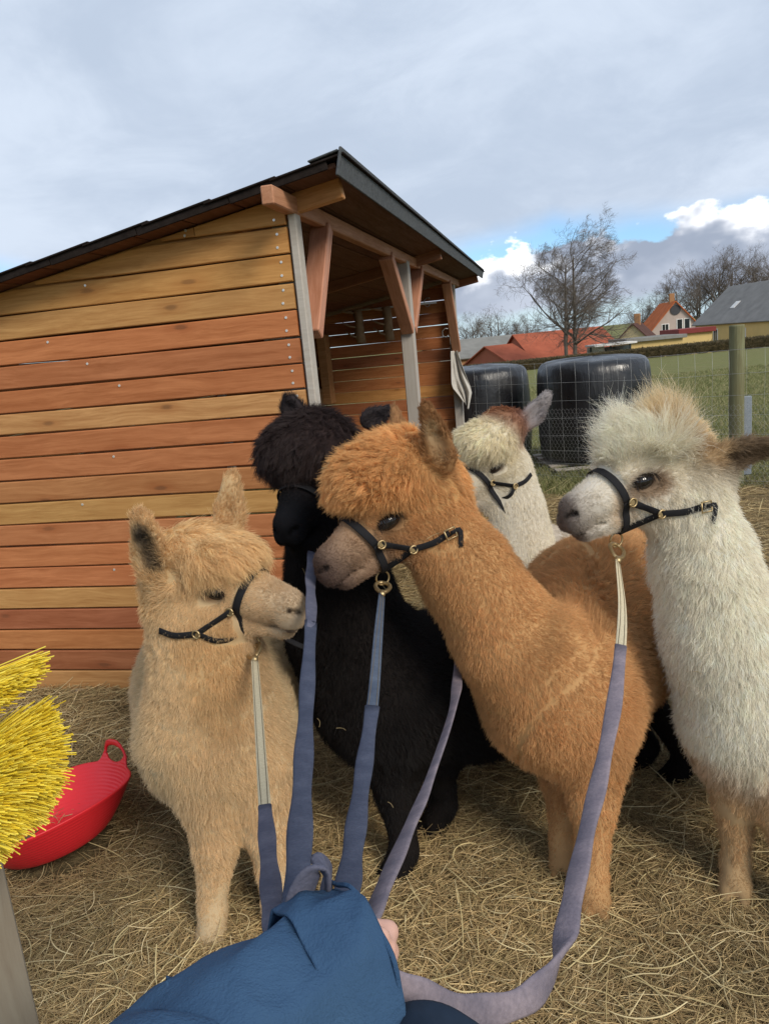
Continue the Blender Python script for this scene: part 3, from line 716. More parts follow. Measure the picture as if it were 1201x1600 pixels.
# ---- white alpaca on the right
WH = (.93, .87, .73)
H = Head(at(997, 742, 2.09), at(860, 788, 2.00), 1.05); HEADS['white'] = H
st = dict(face=(.92, .85, .73), nose=(.26, .21, .18), wool=(.93, .87, .72), cheek=(.88, .79, .63), ear=(.22, .150, .09), Lt=.05, Lc=.016, Le=.024,
          topknot=[((-.05, 0, .078), (.115, .080, .055), dict(L=.090, flow=H.v(.30, 0, .8), lift=.65, clump=.5, cs=.012, droop=.06, wild=.24, rad=.8, dens=1.1)), ((.035, 0, .072), (.060, .060, .032), dict(L=.066, flow=H.v(.75, 0, .6), lift=.5, droop=.05, clump=.45, cs=.012, wild=.2, rad=.85)),
                   ((-.15, 0, .01), (.075, .09, .085), dict(L=.030, flow=H.v(-.7, 0, .3), col=(.84, .71, .49)))],
          ears=[((-.165, .092, .012), (-.98, .16, -.08), (.1, .85, -.5), .20, .046), ((-.14, -.085, .06), (-.9, -.4, .1), (0, -.9, -.4), .16, .034)])
P = head_prims(H, st)
P += chain([(1078, 790, 2.12, .104), (1102, 890, 2.13, .114), (1130, 1000, 2.14, .136), (1168, 1100, 2.18, .172)], .10, col=WH, L=.023, lift=.40, clump=.35, cs=.010, flow=(.05, 0, -1), dens=1.2, wild=.16)
P += chain([(1190, 1130, 2.22, .20), (1285, 1050, 2.45, .25), (1380, 1000, 2.72, .24)], .10, col=WH, L=.028, lift=.4, clump=.35, cs=.018, flow=(.2, .2, -.9), dens=.8, wild=.15)
P += leg(at(1150, 1190, 2.20), onz(1148, 1398), .080, (.62, .42, .22), True, (-.5, -1, 0)); P += leg(at(1215, 1180, 2.14), onz(1240, 1440), .08, (.62, .42, .22), True, (-.5, -1, 0))
P += leg(at(1365, 1110, 2.85), onz(1350, 1235), .08, (.7, .6, .42), False, (-.6, -.8, 0), dens=.3); P += leg(at(1430, 1120, 2.7), onz(1425, 1290), .08, (.7, .6, .42), False, (-.6, -.8, 0), dens=.3)
mk = [(H.p(.240, 0, -.03), H.p(.235, 0, -.10), .062, (.21, .165, .14)), (H.p(.10, .07, -.03), H.p(.10, .05, -.08), .05, (.80, .66, .50)), (H.p(.06, .085, -.006), H.p(.01, .085, -.010), .052, (.46, .33, .22)), (H.p(.055, .085, .002), H.p(.025, .085, .002), .034, (.10, .065, .045)),
      (H.p(-.09, .03, .13), H.p(-.16, .05, .08), .075, (.80, .64, .40)), (H.p(-.13, .09, .04), H.p(-.17, .11, .02), .05, (.52, .36, .20)), (H.p(-.21, .12, .00), H.p(-.33, .14, -.015), .050, (.15, .10, .06))] + nose_marks(H, (.015, .012, .01), (.075, .058, .048))
ALP['white'] = dict(prims=P, marks=mk, head=H, eyes=(1, -1), n=290000, base=(1.2, 2.3), label='cream-white alpaca at the right edge with windswept topknot')
# ---- black alpaca behind
BK = (.016, .013, .012)
H = Head(at(487, 745, 2.46), at(446, 802, 2.29), 1.08); HEADS['black'] = H
st = dict(face=(.010, .010, .012), nose=(.016, .016, .019), wool=(.050, .034, .032), cheek=(.014, .011, .011), ear=(.05, .042, .044), Lt=.034,
          topknot=[((-.03, 0, .078), (.130, .140, .110), {}), ((.030, 0, .105), (.085, .120, .070), dict(flow=H.v(.8, 0, -.3))), ((-.08, 0, 0), (.09, .14, .13), {})],
          ears=[((-.10, -.055, .155), (-.1, -.1, 1), (.9, .3, 0), .060, .040), ((-.14, .14, .10), (-.5, .8, .15), (.9, -.3, 0), .09, .036)])
P = head_prims(H, st)
P += chain([(512, 820, 2.50, .115), (525, 900, 2.50, .14), (545, 990, 2.50, .175), (590, 1075, 2.50, .215)], .10, col=BK, L=.018, lift=.45, clump=.35, cs=.014, dens=1., wild=.15)
P += chain([(620, 1080, 2.54, .235), (740, 1060, 2.72, .25), (880, 1050, 2.90, .235)], .10, col=BK, L=.022, lift=.5, clump=.4, cs=.018, flow=(.6, .3, -.7), dens=.7, wild=.15)
P += leg(at(618, 1180, 2.44), onz(632, 1375), .092, BK, True, (-.8, -.6, 0)); P += leg(at(688, 1160, 2.58), onz(692, 1300), .095, BK, True, (-.8, -.6, 0))
P += leg(at(960, 1090, 2.98), onz(1008, 1205), .085, BK, False, (-.8, -.3, 0), dens=.6); P += leg(at(985, 1080, 2.86), onz(1068, 1222), .085, BK, False, (-.8, -.3, 0), dens=.6)
mk = nose_marks(H, (.003, .003, .003), (.004, .004, .004))
ALP['black'] = dict(prims=P, marks=mk, head=H, eyes=(1, -1), n=190000, base=(.25, 2.5), label='black alpaca facing the camera behind the brown one')
# ---- cream alpaca with a russet cap, farthest back
H = Head(at(768, 722, 3.20), at(692, 774, 3.09), 1.05); HEADS['cap'] = H
st = dict(face=(.86, .79, .65), nose=(.5, .4, .33), wool=(.88, .79, .58), cheek=(.85, .78, .62), ear=(.36, .33, .33), Lt=.028,
          topknot=[((-.01, 0, .085), (.115, .122, .085), dict(cs=.012, lift=.5)), ((.045, 0, .098), (.080, .108, .065), dict(flow=H.v(.8, 0, -.3), cs=.012, lift=.5)), ((-.118, 0, .105), (.066, .104, .072), dict(col=(.32, .11, .04), L=.022))],
          ears=[((-.150, .075, .085), (-.78, .32, .50), (.35, .9, .2), .150, .046), ((-.12, -.10, .06), (-.7, -.6, .1), (.8, -.5, 0), .12, .034)])
P = head_prims(H, st)
P += chain([(788, 735, 3.27, .112), (797, 800, 3.28, .125), (805, 870, 3.30, .150), (820, 930, 3.34, .19)], .10, col=(.85, .78, .64), L=.014, lift=.4, clump=.25, cs=.014, dens=1., wild=.12)
P += chain([(815, 945, 3.38, .21), (835, 905, 3.75, .245), (850, 890, 4.10, .23)], .10, col=(.68, .60, .50), L=.020, lift=.45, clump=.4, cs=.018, flow=(0, .4, -.8), dens=.6)
CR = (.80, .73, .58)
P += leg(at(780, 1000, 3.32), onz(778, 1120), .08, CR, True, (-.2, -1, 0), dens=.5); P += leg(at(850, 1000, 3.36), onz(852, 1118), .08, CR, True, (-.2, -1, 0), dens=.5)
P += leg(at(815, 960, 4.1), onz(812, 1015), .08, CR, False, (-.1, -1, 0), dens=.4); P += leg(at(880, 955, 4.1), onz(880, 1010), .08, CR, False, (-.1, -1, 0), dens=.4)
mk = [(H.p(.05, .08, .004), H.p(.03, .08, .004), .030, (.30, .24, .18)), (H.p(.21, 0, -.035), H.p(.22, 0, -.07), .04, (.3, .24, .2))]
ALP['cap'] = dict(prims=P, marks=mk, head=H, eyes=(1, -1), n=150000, base=(.75, 3.6), label='cream alpaca with a russet cap on its crown, farthest back')
# ================================================================ halters (fitted to the bare head, before the fleece grows), then the animals
M_web = plain('black webbing', (.012, .012, .014), .75, .25, .2, 300., bump=.4); M_brass = plain('brass hardware', (.48, .36, .19), .45, .5, .15, 60., metal=.85)
def march(Fd, H, o, d, r1=.20):
    """outermost surface point along a local direction"""
    t = np.linspace(r1, .01, 120)[:, None]; loc = np.asarray(o)[None] + t * np.asarray(d)[None]; Wp = np.array([H.p(*q) for q in loc]); f = Fd.eval(Wp); i = int(np.argmax(f < 0))
    return Wp[max(i, 1)]
def halter(key, label, sides, nose=(.095, .022), wdt=.022, off=.0095):
    a = ALP[key]; H = a['head']; bare = Field([q for q in a['prims'] if q.L < .017 or q.sub]); full = Field(a['prims'])
    root = empty('halter', H.p(0, 0, -.05)); tag(root, label, 'halter', 'black webbing halters'); r0 = np.array(root.location)
    def strap(name, P, wd, w_=wdt):
        P = np.asarray(P); ribbon(name, P - r0, wd, w_, .004, M_web, root); KEEP[key].append((list(P[::3]) + [P[-1]], w_ * .66))
    x0, lean = nose; ring = []
    for th in np.linspace(0, 2 * math.pi, 49):
        cy_, cz_ = math.cos(th), math.sin(th); o = (x0, 0, -.035); p = march(bare, H, o, unit((lean / .07 * max(cz_, -.2), cy_, cz_)), .16)
        ring.append(p + unit(p - H.p(*o)) * off)
    ring = np.array(ring); strap('noseband', ring, H.v(1, 0, -lean / .07 * .5))
    def sp(x, z, sy, fl=full):
        p = march(fl, H, (x, 0, z), (0, sy, 0), .2); return p + H.v(0, sy, 0) * (off + .004)
    for sy in (1, -1):
        r1 = sp(.082, -.040, sy); r2 = sp(.020, -.085, sy); bk = sp(-.075, -.085, sy, full); up = sp(-.115, -.055, sy, full) - H.v(0, sy, 0) * .035
        chin = H.p(.095, sy * .012, -.128)
        mid = [sp(x, z, sy) for x, z in ((.082, -.04), (.06, -.056), (.04, -.07), (.020, -.085))]; strap('cheek_strap', spline(mid, 14), H.v(.4, 0, 1), wdt * .85)
        strap('crown_strap', spline([r2, sp(-.03, -.09, sy), bk], 18), H.v(.2, 0, 1), wdt * .85)
        strap('throat_strap', spline([chin, sp(.06, -.11, sy), r2], 12), H.v(.5, 0, 1), wdt * .8)
        for nm, c, rr_ in (('ring', r1, .011), ('ring', r2, .011)):
            u = H.v(1, 0, 0); v = H.v(0, 0, 1); c2 = c + H.v(0, sy, 0) * .004; th = np.linspace(0, 2 * math.pi, 17)
            tube(nm, [c2 + rr_ * (math.cos(t) * u + math.sin(t) * v) - r0 for t in th], .0028, M_brass, root, 6)
            V, Fc = tube_geo([c2 - H.v(0, sy, 0) * .003, c2 - H.v(0, sy, 0) * .0008], [.0080, .0072], 12); mobj('stud', [v_ - r0 for v_ in V], Fc, M_brass, root, False)
        if sy in sides:
            c2 = bk + H.v(0, sy, 0) * .006; u, v = H.v(1, 0, .1), H.v(0, 0, 1)
            tube('buckle', [c2 + x * .016 * u + z * .014 * v - r0 for x, z in ((1, 1), (-1, 1), (-1, -1), (1, -1), (1, 1))], .0024, M_brass, root, 6)
            ribbon('strap_end', spline([c2, c2 + H.v(-.05, 0, -.01) * .03, c2 + H.v(-.2, sy * .1, -1) * .05], 8) - r0, H.v(1, 0, 0), .014, .004, M_web, root)
    c = H.p(.095, 0, -.150); th = np.linspace(0, 2 * math.pi, 21)
    tube('lead_ring', [c + .020 * (math.cos(t) * H.v(1, 0, 0) + math.sin(t) * H.v(0, 0, 1)) - r0 for t in th], .0028, M_brass, root, 6)
    a['chin'] = c; a['halter'] = root; return root
KEEP = {k: [] for k in ALP}
for k, a in ALP.items():
    H = a['head']
    for sy in (1, -1): KEEP[k].append(([H.p(.058, sy * .085, .002), H.p(.030, sy * .085, .0)], .025))
halter('brown', 'black halter with brass rings on the fawn-brown alpaca', (1,)); halter('blond', 'black halter with brass rings on the blond alpaca', ())
hb = ALP['blond']['halter']; r0b = np.array(hb.location); ribbon('loose_strap', spline(np.array([at(424, 984, 2.20), at(438, 993, 2.21), at(458, 1004, 2.23), at(484, 1015, 2.26)]), 12) - r0b, vU * .8 + vF * .5, .016, .004, M_web, hb)
halter('white', 'black halter with brass buckle on the cream-white alpaca at the right', (1,)); halter('black', 'black halter barely visible on the black alpaca', ()); halter('cap', 'black halter on the russet-capped cream alpaca', ())
for k, a in ALP.items():
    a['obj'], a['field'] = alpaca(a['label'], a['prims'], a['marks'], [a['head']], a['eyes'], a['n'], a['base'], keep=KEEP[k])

# ================================================================ leads
def cloth(name, c, rough=.9, weave=220., fade=(1.75, 1.65, 1.5)):
    M = Mat(name, rough, .15); v = M.coord('Object', (1, 1, 1), False); a = M.noise(v, 14., 6, .7); b = M.noise(v, weave, 3, .6)
    k = M.mix(M.rng(a, .4, .68), c, tuple(min(1, c[i] * fade[i]) for i in range(3))); k = M.mix(M.rng(b, .3, .7, .0, .35), k, tuple(x * .55 for x in c)); M.color(k)
    M.bump(b, .5, .002); return M.m
M_blue = cloth('blue fleece webbing', (.085, .090, .130)); M_blue2 = cloth('navy fleece webbing', (.050, .060, .095)); M_lil = cloth('lilac fleece webbing', (.165, .145, .175))
def cream():
    M = Mat('cream webbing', .8, .2); v = M.coord('Object', (1, 1, 1), False); b = M.noise(v, 260., 2, .6); M.color(M.mix(b, (.38, .32, .20), (.70, .62, .44))); M.bump(b, .6, .002); return M.m
M_cream = cream(); M_stitch = plain('stitching thread', (.16, .13, .09), .9, .1)
def clip(root, top, to, r0, size=1.35):
    """bronze snap hook hanging from the halter ring"""
    d = unit(np.asarray(to) - np.asarray(top)); s = unit(np.cross(d, vF)); L = .052 * size
    loop = [top + d * L * (.5 - .5 * math.cos(t)) + s * .016 * size * math.sin(t) * (1.15 - .45 * (1 - math.cos(t)) * .5) for t in np.linspace(0, 2 * math.pi, 25)]
    tube('snap_hook', np.array(loop) - r0, .0042 * size, M_brass, root, 8)
    tube('swivel', np.array([top + d * L, top + d * (L + .012), top + d * (L + .022)]) - r0, np.array([.006, .0075, .005]) * size, M_brass, root, 8)
    return top + d * (L + .02)
def lead(label, chin, path, cuts, wdirs, width=.025, extra=None):
    """path: (x, y, d) points; cuts: [(fraction, material name, part name), ...]"""
    root = empty('lead', chin); tag(root, label, 'lead', 'leads held in one hand'); r0 = np.array(chin, float)
    P0 = np.array([at(*p) for p in path]); st_ = clip(root, np.asarray(chin) - np.array([0, 0, .014]), P0[0], r0); Pn = spline(np.vstack([st_, P0]), 70)
    wd = spline(np.array([vR * a_ + vF * b_ + vU * c_ for a_, b_, c_ in wdirs]), 70); f0 = 0.
    s = np.concatenate([[0], np.cumsum(np.linalg.norm(np.diff(Pn, axis=0), axis=1))]); s /= s[-1]
    for f1, mat, nm in cuts:
        i0 = int(np.searchsorted(s, f0)); i1 = min(int(np.searchsorted(s, f1)) + 1, 70); i0 = max(i0 - 1, 0)
        wob = 1 + .10 * np.sin(np.arange(i1 - i0) * .8 + i0)
        ribbon(nm, Pn[i0:i1] - r0, wd[i0:i1], width * .92 * (wob if nm == 'fleece_sleeve' else 1) * (1.06 if nm == 'fleece_sleeve' else .9), .007 if nm == 'fleece_sleeve' else .003, mat, root)
        if nm == 'webbing':
            for sd_ in (-.36, .36): ribbon('stitching', Pn[i0:i1] - r0 + unit(wd[i0:i1]) * width * .9 * sd_, wd[i0:i1], .0014, .0046, M_stitch, root)
        f0 = f1
    return root, r0
ch = {k: a['chin'] for k, a in ALP.items()}
lead('lead with cream webbing top clipped to the blond alpaca', ch['blond'], [(401, 1075, 1.92), (408, 1180, 1.55), (414, 1265, 1.25), (421, 1360, .96), (431, 1448, .74), (470, 1500, .665), (560, 1520, .66)],
     [(.55, M_cream, 'webbing'), (1, M_blue, 'fleece_sleeve')], [(.6, .8, 0), (.75, .66, 0), (.7, .7, 0), (.35, .9, 0), (.8, .5, 0), (1, .2, 0), (.3, 0, 1)])
r_, r0_ = lead('dark blue lead hanging in front of the black alpaca from its halter', ch['black'] , [(485, 905, 2.12), (486, 960, 1.92), (479, 1090, 1.48), (472, 1230, 1.08), (466, 1380, .78), (475, 1470, .69), (550, 1515, .66)],
     [(.30, M_blue, 'fleece_sleeve'), (1, M_blue2, 'fleece_sleeve')], [(.5, .8, 0), (.5, .8, 0), (.55, .8, 0), (1, .1, 0), (1, .1, 0), (1, 0, 0), (.3, 0, 1)], .030)
ribbon('hand_loop', spline(np.array([at(462, 1460, .69), at(466, 1410, .685), at(484, 1366, .68), at(502, 1352, .685), at(513, 1370, .70), at(508, 1400, .715), at(498, 1450, .71)]), 30) - r0_, spline(np.array([vR * .5 + vF * .9, vR * .8 + vF * .5, vR * .7 + vF * .6, vF, vF, vF * .9 - vR * .3, vF]), 30), .027, .006, M_blue, r_)
lead('blue lead with brass snap hook under the chin of the fawn-brown alpaca', ch['brown'], [(591, 990, 1.85), (583, 1090, 1.5), (567, 1210, 1.18), (551, 1330, .90), (540, 1420, .72), (545, 1490, .66), (570, 1520, .655)],
     [(.45, cloth('slate webbing', (.065, .085, .125)), 'webbing'), (1, M_blue2, 'fleece_sleeve')], [(.3, .9, 0), (.6, .8, 0), (.9, .4, 0), (1, .2, 0), (1, .1, 0), (1, 0, 0), (.6, 0, .8)], .027)
lead('faded lilac lead emerging from behind the chest of the brown alpaca', ch['cap'], [(724, 900, 2.80), (716, 1030, 2.32), (709, 1100, 1.95), (672, 1215, 1.45), (632, 1310, 1.08), (585, 1420, .78), (558, 1480, .67), (575, 1520, .66)],
     [(.28, M_cream, 'webbing'), (1, M_lil, 'fleece_sleeve')], [(.5, .8, 0), (.5, .8, .1), (.55, .8, 0), (.6, .6, .5), (.9, 0, .5), (.9, 0, .5), (.8, 0, .5), (.6, 0, .8)], .028)
lead('lilac lead drooping in a long curve from the cream-white alpaca', ch['white'], [(972, 960, 1.82), (962, 1080, 1.48), (940, 1200, 1.22), (914, 1310, 1.03), (893, 1410, .88), (872, 1500, .80), (825, 1560, .745), (745, 1582, .70), (660, 1560, .66), (585, 1525, .655)],
     [(.27, M_cream, 'webbing'), (1, M_lil, 'fleece_sleeve')], [(.5, .8, 0), (.7, .6, 0), (.9, .3, .2), (.9, .2, .3), (.75, .5, .3), (.6, .7, .2), (.5, .6, .5), (.1, .5, .8), (-.1, .3, .95), (-.2, .2, .95), (0, .2, 1)], .028)

# ================================================================ the arm that holds the leads
M_skin = plain('skin', (.60, .35, .27), .5, .4, .06, 30.)
def jacket():
    M = Mat('blue work jacket', .85, .2); v = M.coord('Object', (1, 1, 1), False); b = M.noise(v, 420., 2, .6); a = M.noise(v, 7., 4, .6)
    c = M.mix(M.rng(a, .35, .68), (.028, .066, .132), (.044, .096, .176)); M.color(c); M.bump(M.math('ADD', b, M.math('MULTIPLY', M.noise(v, 55., 5, .65), 2.5)), .5, .003); return M.m
M_jack = jacket(); M_navy = plain('navy lining', (.012, .022, .040), .85, .2, .2, 40.)
hand = at(512, 1520, .697); wr = at(436, 1567, .653); c0_, c1_ = at(455, 1566, .640), at(562, 1518, .676); elb = at(215, 1845, .50); sho = np.array([-.27, -.22, 1.36])
ad = unit(hand - wr); sd = vR * .2 + vU * .95; sd = unit(sd - ad * np.dot(sd, ad)); nd = np.cross(ad, sd)      # along the hand, towards the thumb, palm normal
hp = [Prim('cap', a=elb, b=wr, ra=.042, rb=.029, k=.03), Prim('cap', a=sho, b=elb, ra=.055, rb=.045, k=.03),
      Prim('ell', a=hand, r=(.046, .040, .020), R=np.stack([ad, sd, nd], 1), k=.02)]
for i, (off, ln) in enumerate(((.030, .068), (.011, .075), (-.009, .070), (-.028, .056))):            # four curled fingers
    k0 = hand + ad * .034 + sd * off; k1 = k0 + (ad * .55 + nd * .75) * ln * .45; k2 = k1 + (-ad * .75 + nd * .6) * ln * .38; k3 = k2 + (-ad * .8 - nd * .55) * ln * .30
    for a_, b_, ra_, rb_ in ((k0, k1, .0105, .0095), (k1, k2, .0095, .0085), (k2, k3, .0085, .0075)): hp.append(Prim('cap', a=a_, b=b_, ra=ra_, rb=rb_, k=.005))
t0_ = hand - ad * .018 + sd * .030; t1_ = t0_ + (ad * .6 + sd * .5 + nd * .5) * .034; t2_ = t1_ + (ad * .75 - sd * .15 + nd * .6) * .030
hp += [Prim('cap', a=t0_, b=t1_, ra=.0135, rb=.011, k=.012), Prim('cap', a=t1_, b=t2_, ra=.011, rb=.009, k=.006)]
V, Q = Field(hp).surface(.0034); pb = np.array([-.2, .1, 0.])
person = bpy.data.objects.new('person', np_mesh('person', V - pb, Q, M_skin)); person.location = pb; link(person)
tag(person, 'arm in a blue work jacket sleeve gripping the bunch of leads', 'person')
def sleeve(name, path, rad, mat, seed, n=70, seg=72, fold=.006):
    Pp = spline(path, n); T, N, B = frames(Pp); rr_ = np.interp(np.linspace(0, 1, n), np.linspace(0, 1, len(rad)), rad); V_, F_ = [], []
    th = np.linspace(0, 2 * math.pi, seg + 1)[:-1]; s = np.concatenate([[0], np.cumsum(np.linalg.norm(np.diff(Pp, axis=0), axis=1))])
    for i in range(n):
        q = np.stack([np.cos(th) * 1.6 + s[i] * 3, np.sin(th) * 1.6, np.full(seg, s[i] * 17) + 1.2 * np.sin(th * 1 + seed)], -1)
        r_ = rr_[i] + 1.5 * fold * (1.1 * (1 - np.abs(noise3(q, .8, seed))) ** 2 - .6 + .6 * noise3(q, 1.4, seed + 3))
        for k in range(seg): V_.append(Pp[i] + r_[k] * (math.cos(th[k]) * N[i] + math.sin(th[k]) * B[i]) - pb)
    for i in range(n - 1):
        for k in range(seg): F_.append((i * seg + k, i * seg + (k + 1) % seg, (i + 1) * seg + (k + 1) % seg, (i + 1) * seg + k))
    o = mobj(name, V_, F_, mat, person, True); sm = o.modifiers.new('thickness', 'SOLIDIFY'); sm.thickness = .003; sm.offset = -1; return o
sleeve('sleeve', np.array([sho, elb, elb * .45 + wr * .55, c0_ * .5 + c1_ * .5]), [.085, .078, .072, .063], M_jack, 3)
sleeve('cuff', np.array([c0_ * .95 + c1_ * .05, c0_ * .5 + c1_ * .5, c1_]), [.066, .073, .069], M_jack, 8, 30, 72, .006)
sleeve('cuff_hem', np.array([c0_ * .06 + c1_ * .94, c0_ * .02 + c1_ * .98, c1_ * 1.0 + (c1_ - c0_) * .012]), [.0705, .0722, .0700], M_jack, 8, 8, 72, .006)
sleeve('jacket_hem', np.array([at(560, 1720, .60), at(640, 1662, .61), at(700, 1668, .60), at(780, 1760, .58)]), [.05, .036, .030, .034], M_navy, 5, 30, 40, .008)
# ================================================================ hay on the ground
M_hay = hair_mat('hay stalks', .6, .3)
TUB = onz(98, 1338)
def hay(name, n, seed, lenr, rad, pal, wts, zr, box_=None, clear=None):
    r = np.random.default_rng(seed)
    d = r.random(n) ** 1.0; R = np.exp(np.log(.75) + d * (np.log(8.2) - np.log(.75))); th = r.uniform(-.72, .72, n)
    x = R * np.sin(th); y = R * np.cos(th)
    k = (y < 7.35 + .5 * noise3(np.stack([x, y, 0 * x], -1), .9, 6)) & (x > -3.9) & (x < 5.0) & (np.hypot(x - TUB[0], y - TUB[1]) > .20); x, y, R = x[k], y[k], R[k]; n = len(x)
    ang = r.uniform(0, 6.283, n) + .9 * noise3(np.stack([x, y, 0 * x], -1), 1.1, 5); L = r.uniform(lenr[0], lenr[1], n) * (.8 + .4 * r.random(n)) * (1 + .06 * R)
    z = mound(x, y) + .006 + zr * r.random(n) ** 1.6; tilt = r.normal(0, .16, n); bend = r.normal(0, .35, n); bz = r.normal(0, .10, n); K = 5; P = np.zeros((n, K, 3))
    for j in range(K):
        t = j / (K - 1) - .5; a = ang + bend * t * 2; P[:, j, 0] = x + np.cos(a) * L * t; P[:, j, 1] = y + np.sin(a) * L * t
        P[:, j, 2] = np.maximum(z + tilt * L * t + bz * L * (t * t * 4 - .3) * .5, .010 + mound(x, y) * .6)
    c = np.array(pal)[r.choice(len(pal), n, p=np.array(wts) / sum(wts))] * (.75 + .5 * r.random((n, 1)))
    pt = np.stack([x, y, 0 * x], -1); c = c * (1 + .34 * noise3(pt, 1.4, 8) + .24 * noise3(pt, 5., 9))[:, None]
    rd = (rad * (.6 + .8 * r.random(n)) * (1 + .05 * R))[:, None] * np.array([.8, 1, 1, .9, .5])
    return P, rd, np.clip(c, .01, .9)
HP = [(.58, .43, .21), (.43, .30, .14), (.25, .172, .08), (.30, .225, .10), (.70, .56, .32)]
a1 = hay('x', 230000, 5, (.05, .17), .00074, HP, (3, 4, 5, 3, .7), .030); a2 = hay('x', 6000, 6, (.10, .26), .0012, [(.60, .49, .27), (.50, .40, .20), (.40, .31, .15)], (2, 3, 2), .045)
o = strands('hay', np.concatenate([a1[0], a2[0]]), np.concatenate([a1[1], a2[1]]), np.concatenate([a1[2], a2[2]]), M_hay)
tag(o, 'dry hay strewn thick over the pen floor', 'hay', kind='stuff')
# grass beyond the fence and along the pen edge
r = np.random.default_rng(12); n = 90000; y = 6.9 + 22 * r.random(n) ** 1.7; x = r.uniform(-.5, 1, n) * y * .62 + .9
k = ~((y < 7.5) & (x < 2.4)); x, y = x[k], y[k]; n = len(x); z = ground_z(y); K = 3; P = np.zeros((n, K, 3)); L = r.uniform(.03, .09, n) * (1 + .5 * noise3(np.stack([x, y, 0 * x], -1), 1.3, 2)); dx, dy = r.normal(0, .5, (2, n))
for j in range(K): t = j / 2; P[:, j] = np.stack([x + dx * L * t * t, y + dy * L * t * t, z + L * t], -1)
c = np.array([(.16, .17, .055), (.215, .21, .08), (.31, .275, .135), (.115, .13, .04)])[r.integers(0, 4, n)] * (.8 + .4 * r.random((n, 1)))
o = strands('grass', P, (.0022 * (1 + y * .08))[:, None] * np.array([1, .8, .3]), c, M_hay); tag(o, 'short rough grass of the field behind the fence', 'grass', kind='stuff')

# ================================================================ red tub
def tub():
    M = Mat('red rubber tub', .42, .4); v = M.coord('Object', (1, 1, 1), False); M.color(M.mix(M.noise(v, 5., 4, .6), (.60, .012, .022), (.74, .028, .035)))
    wv = M.n('ShaderNodeTexWave', wave_type='BANDS', bands_direction='Z'); M.l(v, wv.inputs[0]); wv.inputs['Scale'].default_value = 28; wv.inputs['Distortion'].default_value = .6; M.bump(wv.outputs[1], .25, .003)
    root = empty('tub', onz(98, 1338)); root.rotation_euler = (math.radians(-5), math.radians(-11), math.radians(-8)); tag(root, 'bright red flexible tub tipped over on the hay', 'tub')
    nu, nv = 160, 26; V_, dead = [], set(); r0, r1, h = .170, .275, .140
    for j in range(nv + 1):
        for i in range(nu):
            th = 2 * math.pi * i / nu; f = j / nv; hh = 0
            for c0 in (math.radians(60), math.radians(240)):
                du = (th - c0 + math.pi) % (2 * math.pi) - math.pi; hh += .085 * math.exp(-(du / .26) ** 4)
            z = f * h + hh * max(0, (f - .55) / .45); du0 = min(abs((th - math.radians(a) + math.pi) % (2 * math.pi) - math.pi) for a in (60, 240)) * .28
            sg = min(((th - math.radians(a) + math.pi) % (2 * math.pi) - math.pi for a in (60, 240)), key=abs) * .28
            ex, ez = sg / .060, (z - (h + .034)) / .030; rho = math.hypot(ex, ez)
            if rho < 1:
                if rho < .55: dead.add(j * nu + i)
                else:
                    s = 1 / rho; sg2 = sg * s; z = (h + .034) + .030 * ez * s; th = th + (sg2 - sg) / .28
            fr = max(0, min(1.25, z / h)); rad = r0 + (r1 - r0) * fr ** .75; el = 1 + .10 * math.cos(2 * (th - .3)) * fr
            V_.append((rad * el * math.cos(th), rad * math.sin(th) * (2 - el), z + .012))
    F_ = [(j * nu + i, j * nu + (i + 1) % nu, (j + 1) * nu + (i + 1) % nu, (j + 1) * nu + i) for j in range(nv) for i in range(nu)]
    F_ = [f for f in F_ if not any(q in dead for q in f)]
    o = mobj('bowl', V_, F_ + [tuple(range(nu))[::-1]], M.m, root, True); s = o.modifiers.new('wall', 'SOLIDIFY'); s.thickness = .006; s.offset = 0
    root.location.z = .058
tub()

